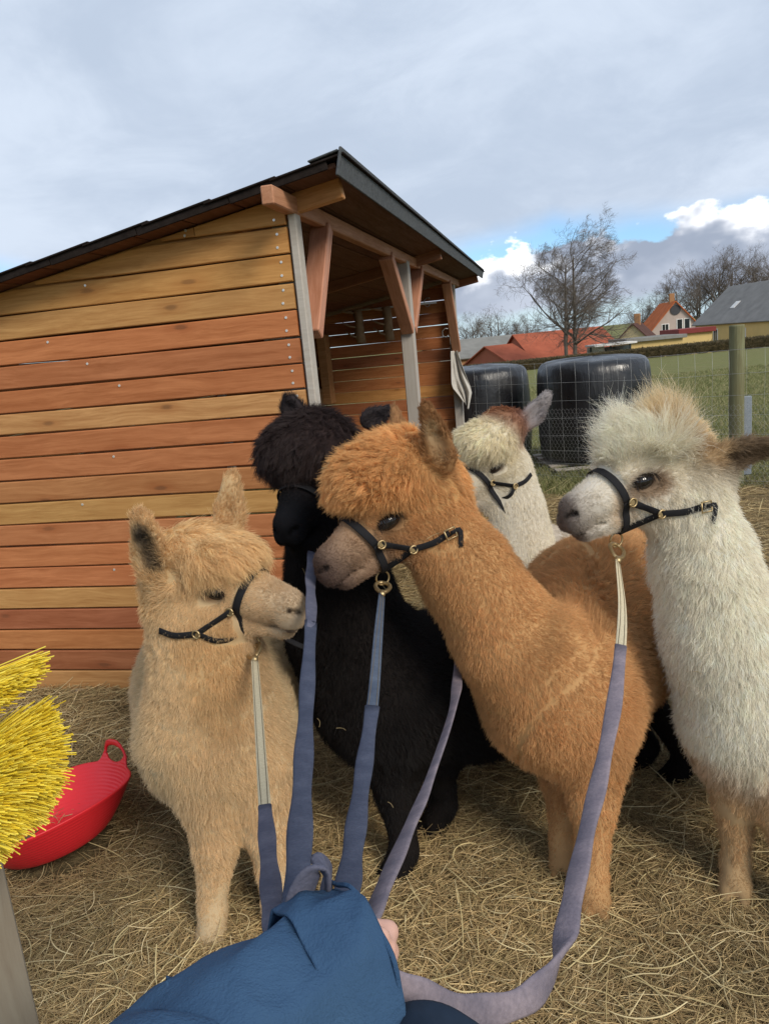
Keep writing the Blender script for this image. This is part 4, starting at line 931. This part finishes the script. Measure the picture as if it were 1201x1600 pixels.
# ================================================================ post with the yellow scratching brush
M_bris = hair_mat('yellow bristles', .4, .45); M_pst = wood('grey post', True, grey=.30, knots=False, rough=.85)
pc = at(22, 1600, .80); 
brush_post = bar('post', (0, 0, 0), (0, 0, 1.46), .10, .10, M_pst, None, .006, (0, 1, 0), (.23, .195, .135))
brush_post.matrix_world = Matrix.Translation((pc[0] - .082, pc[1] + .05, 0)) @ Matrix.Rotation(math.radians(-22), 4, 'Z') @ brush_post.matrix_basis
brush_post.name = 'wooden_post'; tag(brush_post, 'weathered grey wooden post below the yellow brush', 'post')
def brush(label, ctr, n, axis, fan, length, aim, seed):
    r = np.random.default_rng(seed); root = empty('scratching_brush', ctr); tag(root, label, 'brush', 'yellow bristle brushes on the post')
    axis, aim = unit(np.array(axis, float)), np.array(aim, float); aim = unit(aim - axis * np.dot(aim, axis)); oth = np.cross(axis, aim)
    bar('brush_back', -axis * .07 - aim * .02, axis * .07 - aim * .02, .05, .035, M_pst, root, .005, tuple(aim), (.35, .27, .16))
    a = r.normal(0, 1, n).clip(-2, 2) * fan[0]; b = r.uniform(-1, 1, n); u = b * .12
    # tufts: bristles come in bundles
    tid = r.integers(0, 90, n); ta = r.uniform(-1, 1, 90) * fan[0] * 1.5; tb = r.uniform(-1, 1, 90); a = ta[tid] + r.normal(0, .045, n); b = tb[tid]; u = b * .06 + r.normal(0, .006, n)
    d0 = unit(aim + oth * np.tan(a)[:, None] + axis * (np.tan(b * fan[1]) + r.normal(0, .05, n))[:, None]); L = length * (1 + .05 * r.normal(0, 1, n)); K = 4; P = np.zeros((n, K, 3)); bd = r.normal(0, .03, (n, 3)) + vnoise(d0, 3., seed) * .06
    for j in range(K): t = j / 3; P[:, j] = axis * u[:, None] + oth * (np.tan(a) * .012)[:, None] + d0 * (L * t)[:, None] + bd * (L * t * t)[:, None]
    c = np.array([(.82, .62, .045), (.70, .50, .03), (.86, .70, .09)])[r.integers(0, 3, n)] * (.8 + .4 * r.random((n, 1)))
    o = strands('bristles', P, np.full((n, K), .00058) * (.9 + .3 * r.random((n, 1))), c, M_bris, root); o['kind'] = 'stuff'; return root
brush('large yellow bristle brush fanning out in front of the red tub', at(-97, 1222, .745), 4200, vF * .95 + vU * .1, (.36, .12), .094, vR * 1 + vU * .05, 4)
brush('small yellow bristle brush above the large one', at(-92, 1092, .745), 1100, vF * .95 + vU * .1, (.10, .12), .074, vR * 1 + vU * .22, 9)

# ================================================================ wrapped bales
def wrap():
    M = Mat('black bale wrap', .16, .6); v = M.coord('Object', (1, 1, 1)); M.color(M.mix(M.noise(v, 6., 4), (.006, .006, .007), (.014, .014, .016)))
    st_ = M.coord('Object', (6, 6, .8)); M.bump(M.math('ADD', M.noise(st_, 2.2, 4, .6, .8), M.math('MULTIPLY', M.noise(v, 9., 4, .6), .5)), .25, .04); M.rough(M.rng(M.noise(v, 4., 4), .3, .7, .22, .50)); return M.m
M_wrap = wrap()
def bale(label, x, y, r, h, seed):
    nu, prof = 96, [(0, .0), (.80, .0), (.95, .02), (.99, .07), (1.01, .25), (1.02, .5), (1.01, .75), (.995, .88), (.97, .945), (.92, .985), (.84, 1.005), (.70, 1.018), (.45, 1.03), (.2, 1.035), (0.01, 1.036)]
    V_, F_ = [], []
    for j, (fr, fz) in enumerate(prof):
        for i in range(nu):
            th = 2 * math.pi * i / nu; q = np.array([math.cos(th) * 2.2, math.sin(th) * 2.2, fz * .7]); wv = .018 * float(noise3(q, 1.6, seed)) + .006 * float(noise3(q * np.array([5, 5, 1]), 2., seed + 2)) * (1 if fz > .7 else .5)
            V_.append(((fr * r * (1 + wv)) * math.cos(th), fr * r * (1 + wv) * math.sin(th), fz * h + .012 * float(noise3(q, 1.1, seed + 5)) * (fz > .5)))
    for j in range(len(prof) - 1):
        for i in range(nu): F_.append((j * nu + i, j * nu + (i + 1) % nu, (j + 1) * nu + (i + 1) % nu, (j + 1) * nu + i))
    o = mobj('bale', V_, F_, M_wrap, None, True, (x, y, float(ground_z(y)) + .07)); tag(o, label, 'bale', 'black plastic-wrapped bales'); return o
bale('black plastic-wrapped round bale standing clear of the shed', 2.66, 9.36, .665, 1.17, 3); bale('black plastic-wrapped round bale half hidden behind the shed post', 1.40, 10.35, .67, 1.18, 6)
M_pal = wood('pallet wood', True, knots=False, grey=.5, rough=.85)
pal = empty('pallet', (2.66, 9.3, float(ground_z(9.3)))); tag(pal, 'grey wooden pallet under the nearer black bale', 'pallet')
for i in range(5): bar('slat', (-.66, -.6 + i * .3, .055), (.66, -.6 + i * .3, .055), .12, .02, M_pal, pal, .003, tint=(.38, .33, .26))
for xx in (-.6, 0, .6): bar('runner', (xx, -.64, .022), (xx, .64, .022), .08, .043, M_pal, pal, .003, tint=(.34, .30, .24))

# ================================================================ wire fence
M_wire = plain('galvanised wire', (.42, .42, .41), .45, .5, .1, 20., metal=.5); M_gpost = wood('green impregnated post', True, knots=False, rough=.85)
A_, B_ = np.array([1.10, 8.80]), np.array([3.30, 6.98]); dirf = unit(B_ - A_); LEN = float(np.linalg.norm(B_ - A_))
fence = empty('wire_fence', (A_[0], A_[1], 0), math.atan2(dirf[1], dirf[0])); tag(fence, 'galvanised wire stock fence strung in front of the black bales', 'fence')
FL = LEN + 2.4; wr_me = {}
for kz, z in enumerate((.10, .24, .38, .54, .72, .90, 1.09, 1.30)):
    xs_ = np.linspace(0, FL, 26); tube('wire', np.stack([xs_, .004 * np.sin(xs_ * 5 + kz), z + .006 * np.sin(xs_ * 2.3 + kz) - .012 * np.sin(np.clip(xs_ / LEN, 0, 1) * math.pi)], -1), .0013 if kz < 7 else .0016, M_wire, fence, 4)
vme = None
for i in range(int(FL / .15)):
    if vme is None:
        V_, F_ = tube_geo([(0, 0, .05), (.003, 0, .4), (-.003, .002, .8), (.004, 0, 1.09), (0, 0, 1.30)], .0011, 4); vme = mesh_data('stay_wire', V_, F_, M_wire, True)
    o = bpy.data.objects.new('stay_wire', vme); o.location = (.07 + i * .15 + random.uniform(-.01, .01), .003, 0); link(o, fence)
segs = []; hx, hz = .042, .036                                             # hexagonal netting on the lower half
for row in range(int(.82 / hz)):
    for i in range(int(FL / hx)):
        x = i * hx + (row % 2) * hx / 2; z = .02 + row * hz
        segs.append(((x, z), (x, z + hz * .35))); segs.append(((x, z + hz * .35), (x + hx / 2, z + hz))); segs.append(((x + hx / 2, z + hz), (x + hx, z + hz * .35)) )
S_ = np.array(segs); P = np.zeros((len(S_), 2, 3)); P[:, :, 0] = S_[:, :, 0]; P[:, :, 2] = S_[:, :, 1]; P[:, :, 1] = -.006 + .012 * noise3(P, 2.2, 4)
o = strands('chicken_wire', P, np.full((len(S_), 2), .00055), np.full((len(S_), 3), .36), hair_mat('netting', .5, .4), fence); o['kind'] = 'stuff'
def round_post(label, x, y, h, r, tint):
    V_, F_ = [], []; n = 20; zs = [0, .3, .7, 1.0, h - .012, h]
    for j, z in enumerate(zs):
        for i in range(n):
            th = 2 * math.pi * i / n; rr_ = r * (1 + .05 * noise3(np.array([math.cos(th), math.sin(th), z]), 1.5, 3)) * (.93 if j == len(zs) - 1 else 1); V_.append((z - h / 2, rr_ * math.cos(th), rr_ * math.sin(th)))
    for j in range(len(zs) - 1):
        for i in range(n): F_.append((j * n + i, (j + 1) * n + i, (j + 1) * n + (i + 1) % n, j * n + (i + 1) % n))
    F_.append(tuple((len(zs) - 1) * n + i for i in range(n))[::-1]); F_.append(tuple(range(n)))
    o = mobj('fence_post', V_, F_, M_gpost, None, False); o.matrix_basis = Matrix.Translation((x, y, h / 2)) @ Matrix.Rotation(-math.pi / 2, 4, 'Y') @ Matrix.Rotation(random.random(), 4, 'X'); o['tint'] = tint; tag(o, label, 'post'); return o
round_post('thick greenish round wooden fence post beside the field', B_[0] + .03, B_[1] + .09, 1.52, .066, (.20, .205, .115))
roll = empty('wire_roll', (B_[0] + .13, B_[1] + .10, 0)); tag(roll, 'short blue-grey strip of folded netting against the fence post', 'netting')
box('netting_strip', (0, 0, .50), (.085, .03, .74), plain('blue-grey netting', (.23, .26, .29), .6, .3, .3, 120., bump=.8), roll, .008)

# ================================================================ things in the shed
M_cab = wood('cabinet wood', True, knots=False)
yw = DEP - .02
def shed_thing(name, x, y, z, label, cat):
    p = sw(x, y, z); o = empty(name, p, SH_A); return tag(o, label, cat)
cab = shed_thing('wall_cabinet', -1.86, yw - .12, 1.42, 'open wooden shelf cabinet hanging inside the shed', 'cabinet')
for nm, c, s in (('side_panel', (.31, 0, 0), (.10, .20, .80)), ('side_panel', (-.33, 0, 0), (.03, .20, .80)), ('shelf', (-.02, 0, .38), (.60, .19, .025)), ('shelf', (-.02, 0, .02), (.60, .19, .025)), ('shelf', (-.02, 0, -.23), (.60, .19, .025)), ('shelf', (-.02, 0, -.385), (.60, .19, .025)), ('back_panel', (-.02, .092, 0), (.60, .012, .74)), ('drawer_front', (-.02, -.088, -.31), (.58, .012, .13))):
    box(nm, c, s, M_cab, cab, .003, tint=(.46, .24, .10) if nm == 'side_panel' else (.42, .27, .14))
box('top_board', (-.05, -.03, .415), (.62, .26, .04), plain('white edge board', (.6, .58, .54), .7), cab, .003)
mug = shed_thing('jar', -1.72, yw - .16, 1.42 - .215, 'small dark jar standing on the lower cabinet shelf', 'jar'); V_, F_ = tube_geo([(0, 0, 0), (0, 0, .07), (0, 0, .075), (0, 0, .09)], [.035, .036, .025, .026], 14); mobj('glass', V_, F_, plain('dark jar', (.03, .02, .018), .25, .5), mug, True)
M_birch = plain('birch log', (.30, .20, .12), .85, .2, .35, 14., bump=.6)
for k, x in enumerate((-1.10, -.76)):
    lg = shed_thing('log_rack', x, yw - .14, 1.88, ('rough log bracket with pegs nearer the cabinet' if k == 0 else 'rough log bracket with pegs nearer the middle post'), 'log bracket'); lg['group'] = 'log brackets on the shed wall'
    tube('log', [(.02, 0, -.20), (0, .005, -.08), (.012, 0, .06), (-.005, .0, .18)], [.052, .058, .050, .054], M_birch, lg, 12)
    for (za, dx_, dz_) in ((.14, -.22, .06), (-.02, -.17, .07), (-.14, -.15, .10)): tube('peg', [(0, -.02, za), (dx_ * .55, -.05, za + dz_ * .35), (dx_, -.07, za + dz_)], [.014, .011, .007], M_birch, lg, 7)
rod = shed_thing('rod', -.70, yw - .12, 2.055, 'thin white rod lying across the two log brackets', 'rod'); tube('tube', [(-.52, 0, .0), (.52, 0, -.005)], .011, plain('white rod', (.72, .72, .72), .5), rod, 8)
for k, (x, y_, z) in enumerate(((-.10, DEP - .18, 1.70), (-.30, yw - .02, 2.06))):
    hk = shed_thing('hook', x, y_, z, 'small metal hook screwed to the far post' if k == 0 else 'small metal hook high on the far shed wall', 'hook'); hk['group'] = 'metal hooks'
    tube('hook_wire', [(.03, 0, .05), (.0, 0, .055), (-.035, 0, .03), (-.035, 0, -.02), (0, 0, -.045), (.03, 0, -.02)], .006, M_wire, hk, 6)
# cloth hanging at the far post
nu, nv = 36, 44; V_, F_ = [], []
for j in range(nv + 1):
    f = j / nv; wdt = .045 + .085 * min(1, f * 1.6) - .10 * max(0, f - .72) / .28; cxl = .03 + .09 * f ** 1.2
    for i in range(nu + 1):
        u = i / nu - .5; fold = .022 * math.sin(u * 16 + 1.5 * math.sin(f * 5)) * (.4 + f) + .015 * float(noise3(np.array([u * 6, f * 4, 0]), 1., 3)); V_.append((cxl + u * wdt * 1.6, -.02 + fold + .06 * math.cos(u * 3.1), -f * (.62 + .10 * u)))
for j in range(nv):
    for i in range(nu): F_.append((j * (nu + 1) + i, j * (nu + 1) + i + 1, (j + 1) * (nu + 1) + i + 1, (j + 1) * (nu + 1) + i))
p = sw(-.045, DEP - .20, 1.50); clo = mobj('cloth', V_, F_, cloth('white rag', (.55, .52, .47), .9, 160., (1.15, 1.15, 1.15)), None, True, p); clo.rotation_euler = (0, 0, SH_A); s = clo.modifiers.new('t', 'SOLIDIFY'); s.thickness = .004
tag(clo, 'off-white cloth hanging from the far shed post', 'cloth')
# ================================================================ hedge, houses, trees
def gz(y): return float(ground_z(y))
def wall_mat(name, c): return plain(name, c, .9, .15, .08, 1.2, bump=.2)
def roof_mat(name, c, sc=3.0):
    M = Mat(name, .9, .05); v = M.coord('Object', (1, 1, 1)); wv = M.n('ShaderNodeTexWave', wave_type='BANDS', bands_direction='Y'); M.l(v, wv.inputs[0]); wv.inputs['Scale'].default_value = sc; wv.inputs['Distortion'].default_value = .3
    a = M.noise(v, .9, 5, .65); k = M.mix(M.rng(a, .3, .7), tuple(x * .8 for x in c), tuple(min(1, x * 1.15) for x in c)); k = M.mix(M.rng(wv.outputs[1], .55, .95, 0, .35), k, tuple(x * .55 for x in c)); M.color(k); M.bump(wv.outputs[1], .4, .05); return M.m
M_glass = plain('window glass', (.02, .025, .03), .08, .6); M_frame = plain('white paint', (.72, .70, .66), .6)
R_grey = roof_mat('grey slate roof', (.25, .24, .225)); R_red = roof_mat('red tile roof', (.40, .115, .065)); R_or = roof_mat('orange tile roof', (.50, .145, .055)); R_dk = roof_mat('brown tile roof', (.11, .06, .05)); R_gg = roof_mat('grey fibre roof', (.24, .235, .215))
W_yel = wall_mat('yellow render', (.62, .45, .19)); W_pink = wall_mat('pale pink render', (.47, .38, .33)); W_or = wall_mat('orange brick', (.36, .19, .09)); W_red = wall_mat('red brick', (.34, .11, .065)); W_ylw = wall_mat('pale yellow brick', (.50, .42, .24)); M_dark = plain('dark green boards', (.04, .055, .055), .8)
def house(label, corner, yaw, wid, length, h, rise, wallm, roofm, over=.35, windows=(), gable=None, chimney=None, z0=None):
    """corner: near-left corner of the gable end (x, y) at yaw; width along local x, ridge along local y"""
    zb = gz(corner[1]) if z0 is None else z0
    root = empty('house', (corner[0], corner[1], zb), yaw); tag(root, label, 'house', 'houses beyond the hedge')
    W2 = wid / 2; V_ = [(0, 0, -1), (wid, 0, -1), (wid, length, -1), (0, length, -1), (0, 0, h), (wid, 0, h), (wid, length, h), (0, length, h), (W2, 0, h + rise), (W2, length, h + rise)]
    mobj('wall', V_, [(0, 1, 5, 8, 4), (2, 3, 7, 9, 6), (1, 2, 6, 5), (3, 0, 4, 7)], wallm, root)
    sl = math.hypot(W2, rise); ang = math.atan2(rise, W2); so = sl + over
    for sgn in (1, -1):
        cx_ = (W2 - math.cos(ang) * so / 2) if sgn == 1 else (W2 + math.cos(ang) * so / 2); cz_ = h + rise - math.sin(ang) * so / 2 + .07
        me = box_mesh(length + 2 * over, so, .12, .02, roofm); o = bpy.data.objects.new('roof', me); o.matrix_basis = Matrix.Translation((cx_, length / 2, cz_)) @ Matrix.Rotation(-sgn * ang, 4, 'Y') @ Matrix.Rotation(math.pi / 2, 4, 'Z'); link(o, root)
    for (f, x, z, ww, hh) in windows:
        c = (x, -.02, z) if f == 'g' else (-.02, x, z); rot = (0, 0, 0) if f == 'g' else (0, 0, -math.pi / 2)
        fr = box('window', c, (ww, .06, hh), M_frame, root, .01, rot); nn = 2 if ww > .8 else 1
        for q in range(nn): pw = (ww - .16) / nn; box('pane', (-(ww - .16) / 2 + pw * (q + .5), -.032, 0), (pw - .06, .01, hh - .16), M_glass, fr, 0)
    if gable: mobj('gable_cladding', [(.15, -.04, h + .1), (wid - .15, -.04, h + .1), (W2, -.04, h + rise - .1)], [(0, 1, 2)], gable, root)
    if chimney: box('chimney', (W2, chimney, h + rise + .35), (.6, .6, 1.5), W_or, root, .02)
    return root
# grey-roofed yellow house at the right
c = at(1203, 505, 66); house('yellow house with grey slate roof and skylight at the right', (c[0] + .35, c[1]), math.radians(3), 7.6, 14.5, .62 + 2.5, 3.4, W_yel, R_grey, .35, [('s', 5.0, 1.9, .9, 1.2), ('s', 10.2, 1.9, .9, 1.3), ('g', 2.6, 2.2, 1.1, 1.1)], M_dark, None, -2.5)
hs = bpy.data.objects['house']; box('skylight', (1.55, 9.4, .62 + 2.5 + 3.4 * 1.55 / 3.8 + .18), (.9, .8, .06), M_frame, hs, .01, (0, -math.atan2(3.4, 3.8), 0))
# pale gable with orange roof
c = at(1018, 520, 98); house('pale pink gabled house with steep orange tile roof', (c[0] - .1, c[1]), math.radians(-9), 6.0, 9.0, 2.9, 3.4, W_pink, R_or, .3, [('g', 1.75, 2.9, .95, 1.6), ('g', 3.5, 3.4, .8, 1.5), ('g', 4.4, 3.4, .8, 1.5)], None, 2.0, -2.9)
pg = [o for o in bpy.data.objects if o.name.startswith('house') and 'pink' in o.get('label', '')][0]
V_, F_ = tube_geo([(3.0, -.03, 5.3), (3.0, -.10, 5.3)], [.62, .62], 20); mobj('round_vent', V_, F_, plain('vent grille', (.06, .06, .065), .7), pg)
# small pale yellow gable with brown roof and chimney
c = at(966, 520, 84); house('small pale yellow gable with dark brown roof and chimney', (c[0], c[1]), math.radians(-28), 3.0, 5.5, 2.3, 1.5, W_ylw, R_dk, .25, [('g', 1.9, .9, .9, .8)], None, 3.2, -2.6)
# long farmhouse with red roof (ridge across the view), lower wing, grey wing
def long_house(label, pl, pr, d, zr, ze, depth, wallm, roofm, z0, wins=()):
    a, b = at(*pl, d), at(*pr, d * 1.02); a[2] = b[2] = 0; L = float(np.linalg.norm(b - a)); yaw = math.atan2(b[1] - a[1], b[0] - a[0]); root = empty('house', (a[0], a[1], z0), yaw); tag(root, label, 'house', 'houses beyond the hedge')
    ze, zr = ze - z0, zr - z0; V_ = [(0, 0, -1), (L, 0, -1), (L, depth, -1), (0, depth, -1), (0, 0, ze), (L, 0, ze), (L, depth, ze), (0, depth, ze), (0, depth / 2, zr), (L, depth / 2, zr)]
    mobj('wall', V_, [(0, 1, 5, 4), (2, 3, 7, 6), (1, 2, 6, 9, 5), (3, 0, 4, 8, 7)], wallm, root); sl = math.hypot(depth / 2, zr - ze) + .4; ang = math.atan2(zr - ze, depth / 2)
    for sgn in (1, -1):
        me = box_mesh(L + .5, sl, .12, .02, roofm); o = bpy.data.objects.new('roof', me); o.matrix_basis = Matrix.Translation((L / 2, depth / 2 - sgn * math.cos(ang) * sl / 2, zr - math.sin(ang) * sl / 2 + .07)) @ Matrix.Rotation(sgn * ang, 4, 'X'); link(o, root)
    for x, z, ww, hh in wins:
        fr = box('window', (x, -.02, z), (ww, .06, hh), M_frame, root, .01); box('pane', (0, -.032, 0), (ww - .15, .01, hh - .15), M_glass, fr, 0)
    return root
def zat(x, y, d): return float(at(x, y, d)[2])
rl = long_house('long farmhouse with red tile roof behind the bare tree', (834, 560), (972, 545), 64, zat(900, 515, 68), zat(900, 556, 64), 8.5, W_red, R_red, -2.2)
for xx in (.8, 5.2): box('roof_light', (xx * 1.2, 2.2, zat(900, 515, 68) + 2.2 - 1.35), (.5, .4, .05), M_frame, rl, .01, (.45, 0, 0))
long_house('low red-roofed wing at the left end of the farmhouse', (800, 562), (838, 558), 62, zat(818, 537, 65), zat(818, 568, 62), 6.5, W_red, R_red, -2.0)
long_house('grey-roofed brick wing farthest left by the shed', (690, 575), (836, 556), 74, zat(770, 527, 78), zat(770, 555, 74), 9.0, W_or, R_gg, -2.6, [(3.0, 1.1, 1.3, 1.1), (6.6, 1.1, 1.6, 1.1)])
# low flat-roofed yellow shed, red-roofed link, carport
def flat(label, pl, pr, d, depth, h, wallm, roofm, thick=.28, name='outbuilding'):
    a, b = at(*pl, d), at(*pr, d); zt = (a[2] + b[2]) / 2; L = float(np.linalg.norm((b - a)[:2])); yaw = math.atan2(b[1] - a[1], b[0] - a[0]); root = empty(name, (a[0], a[1], zt - h), yaw); tag(root, label, 'outbuilding', 'outbuildings beyond the hedge')
    box('wall', (L / 2, depth / 2, h / 2 - .6), (L, depth, h + 1.2 - thick), wallm, root, 0); box('roof', (L / 2, depth / 2, h - thick / 2 + .02), (L + .5, depth + .6, thick), roofm, root, .02); return root, L
o1, L1 = flat('low yellow outbuilding with flat grey roof behind the hedge', (981, 531), (1066, 521), 60, 4.0, 2.4, W_yel, R_gg); box('window', (L1 - .7, -.01, 1.5), (.5, .05, .35), M_dark, o1, .005)
flat('yellow link building with dark red roof edge', (1062, 515), (1112, 510), 69, 4.0, 2.8, W_yel, plain('dark red roof edge', (.20, .035, .03), .7), .42)
cp = empty('carport', at(921, 541, 58)); cpl = np.array(cp.location); zc = cpl[2]; e = at(986, 534, 58); tag(cp, 'white-roofed open carport in front of the red farmhouse', 'carport', 'outbuildings beyond the hedge')
bar('roof', (0, 0, 0), tuple(e - cpl), 2.6, .14, M_frame, cp, .01); 
for f in (0.02, .5, .97): q = (e - cpl) * f; bar('pillar', (q[0], 0, -2.2), (q[0], 0, q[2] - .07), .12, .12, M_dark, cp, .01, (0, 1, 0))
box('panel', (.55, .4, -.75), (1.3, .1, 1.3), M_frame, cp, .01); box('back_wall', (1.9, 1.1, -1.2), (3.0, .1, 2.0), M_dark, cp, 0)
# hedge
r = np.random.default_rng(4); hp0, hp1 = np.array([5.5, 55.0]), np.array([62.0, 53.0]); nh = 260; V_, F_ = [], []
for i in range(nh + 1):
    f = i / nh; x, y = hp0 + (hp1 - hp0) * f; zb = gz(y) - .1; hh = .62 + .19 * f
    for (dy, z) in ((-.4, 0), (-.46, hh * .6), (-.30, hh), (.30, hh), (.46, hh * .6), (.4, 0)):
        j = r.normal(0, .035, 3); V_.append((x + j[0], y + dy + j[1], zb + z + .1 + j[2]))
for i in range(nh):
    for k in range(5): F_.append((i * 6 + k, (i + 1) * 6 + k, (i + 1) * 6 + k + 1, i * 6 + k + 1))
hed = empty('hedge', (0, 0, 0)); tag(hed, 'long clipped brownish hedge at the far side of the field', 'hedge'); mobj('hedge_core', V_, F_, plain('hedge twigs', (.060, .046, .022), .95, .1, .4, 3.), hed)
n = 38000; f = r.random(n); x = hp0[0] + (hp1[0] - hp0[0]) * f; y = hp0[1] + (hp1[1] - hp0[1]) * f; hh = .62 + .19 * f; top = r.random(n) < .45; P = np.zeros((n, 3, 3)); dy = np.where(top, r.uniform(-.32, .32, n), -.44); z = np.where(top, hh, hh * r.random(n)) + ground_z(y); dv = r.normal(0, .07, (n, 3)); dv[:, 2] = np.abs(dv[:, 2]) * .8
for j in range(3): P[:, j] = np.stack([x, y + dy, z], -1) + dv * j / 2
o = strands('twigs', P, np.full((n, 3), .011), np.array([(.085, .065, .03), (.06, .055, .022), (.13, .095, .05)])[r.integers(0, 3, n)], M_hay, hed); o['kind'] = 'stuff'

# bare trees
M_bark = hair_mat('bare twigs', .9, .1); M_trunk = plain('grey-brown bark', (.135, .115, .095), .95, .1, .3, 3., bump=.6)
def shoots(r, start, d, length, rad, depth, wind, up):
    """polylines for a whole level of branches at once"""
    n = 7; P = np.zeros((len(start), n, 3)); R = np.zeros((len(start), n)); P[:, 0] = start; R[:, 0] = rad; d = unit(d)
    for i in range(1, n):
        d = unit(d + r.normal(0, .11 if depth else .03, d.shape) + np.array(wind) * (.05 + .05 * depth) + np.array([0, 0, up * (.10 if depth < 2 else .03)])); P[:, i] = P[:, i - 1] + d * length[:, None] / (n - 1); R[:, i] = rad * (1 - .68 * i / (n - 1))
    return P, R
def tree_geo(seed, height, stems, maxd, wind, twig=1.0, kids=(4, 6), up=.25, spread=.8, thick=.020):
    r = np.random.default_rng(seed); lv = []
    st = np.array([q[0] for q in stems], float); dv = np.array([q[1] for q in stems], float); f0 = np.array([q[2] for q in stems]); Ls = height * .80 * f0
    P, R = shoots(r, st, dv, Ls, height * thick * f0 ** .5, 0, wind, up); lv.append((P, R))
    for depth in range(1, maxd + 1):
        k = kids[1] + 8 if depth == 1 else int(r.integers(*kids)); idx = np.repeat(np.arange(len(P)), k); M_ = len(idx); f = r.uniform(.22 if depth == 1 else .15, 1.0, M_); g = f * 6; i = np.minimum(g.astype(int), 5); u = (g - i)[:, None]
        p = P[idx, i] * (1 - u) + P[idx, i + 1] * u; t = unit(P[idx, i + 1] - P[idx, i]); s_ = unit(np.cross(t, r.normal(0, 1, (M_, 3)))); d = t * (1 - spread * .5) + s_ * (spread * r.uniform(.7, 1.15, M_))[:, None]
        L2 = Ls[idx] * r.uniform(.40, .66, M_) * (1.15 - .45 * f); rad = R[idx, 0] * (1 - .68 * f) * r.uniform(.38, .60, M_); P, R = shoots(r, p, d, L2, rad, depth, wind, up); Ls = L2; lv.append((P, R))
    g = join_geo([tube_geo(P[i], R[i], 7 if d == 0 else 5, True) for d, (P, R) in enumerate(lv[:2]) for i in range(len(P))])
    return g, np.concatenate([p for p, _ in lv[2:]]), np.maximum(np.concatenate([q for _, q in lv[2:]]), .0035) * twig
def tree(label, loc, geo, group, rz=0, sc=1.0, col=(.15, .125, .105), share=None):
    root = empty('tree', loc, rz); root.scale = (sc, sc, sc); tag(root, label, 'tree', group)
    if share:
        for ch_ in share.children: c_ = ch_.copy(); link(c_, root)
    else:
        mobj('trunk', geo[0][0], geo[0][1], M_trunk, root, True); strands('crown', geo[1], geo[2], np.tile(np.array(col), (len(geo[1]), 1)) * (.8 + .4 * np.random.default_rng(3).random((len(geo[1]), 1))), M_bark, root)
    return root
tl = at(892, 566, 57); tree('tall bare windswept tree in front of the red farmhouse', (tl[0], tl[1], gz(57) - .6), tree_geo(11, 10.4, [((-.30, 0, 0), (-.05, 0, 1), .93), ((.28, .1, 0), (.05, 0, 1), 1.0)], 4, (.42, 0, .10), 1.1, (7, 9), .45, .85, .0165), None)
g1 = tree_geo(21, 15, [((0, 0, 0), (0, 0, 1), 1.)], 4, (.10, 0, .25), 1.5, (6, 8), .5); g2 = tree_geo(22, 15, [((-.3, 0, 0), (-.08, 0, 1), 1.), ((.3, 0, 0), (.12, 0, 1), .9)], 4, (.10, 0, .25), 1.5, (4, 6), .5)
spots = [(1002, 118, .72, 'behind the small brown-roofed gable'), (1032, 122, .80, 'left of the orange-roofed house chimney'), (1062, 115, .98, 'right behind the orange-roofed house'), (1090, 120, 1.12, 'between the orange-roofed and grey-roofed houses'), (1118, 118, 1.22, 'rising highest of the wood'), (1150, 122, 1.24, 'just behind the ridge of the grey roof'), (1182, 118, 1.15, 'behind the middle of the grey roof'), (1215, 124, 1.15, 'farthest right behind the grey roof')]
first = {}
for i, (px, d, sc, where) in enumerate(spots):
    p = at(px, 530, d); k = i % 2; t_ = tree('bare winter tree ' + where, (p[0], p[1], gz(p[1]) - .8), (g1, g2)[k], 'bare trees behind the houses', i * 1.3, sc * .80, share=first.get(k)); first.setdefault(k, t_)
for i, (px, d, sc, where) in enumerate([(738, 125, .62, 'small against the sky nearest the shed post'), (775, 128, .66, 'small above the middle of the grey wing roof'), (806, 130, .56, 'small above the right end of the grey wing roof'), (828, 126, .55, 'small beside the left end of the red roof')]):
    p = at(px, 540, d); tree('bare winter tree ' + where, (p[0], p[1], gz(p[1]) - .8), None, 'bare trees behind the houses', i * 2.1 + .5, sc, share=first[i % 2])
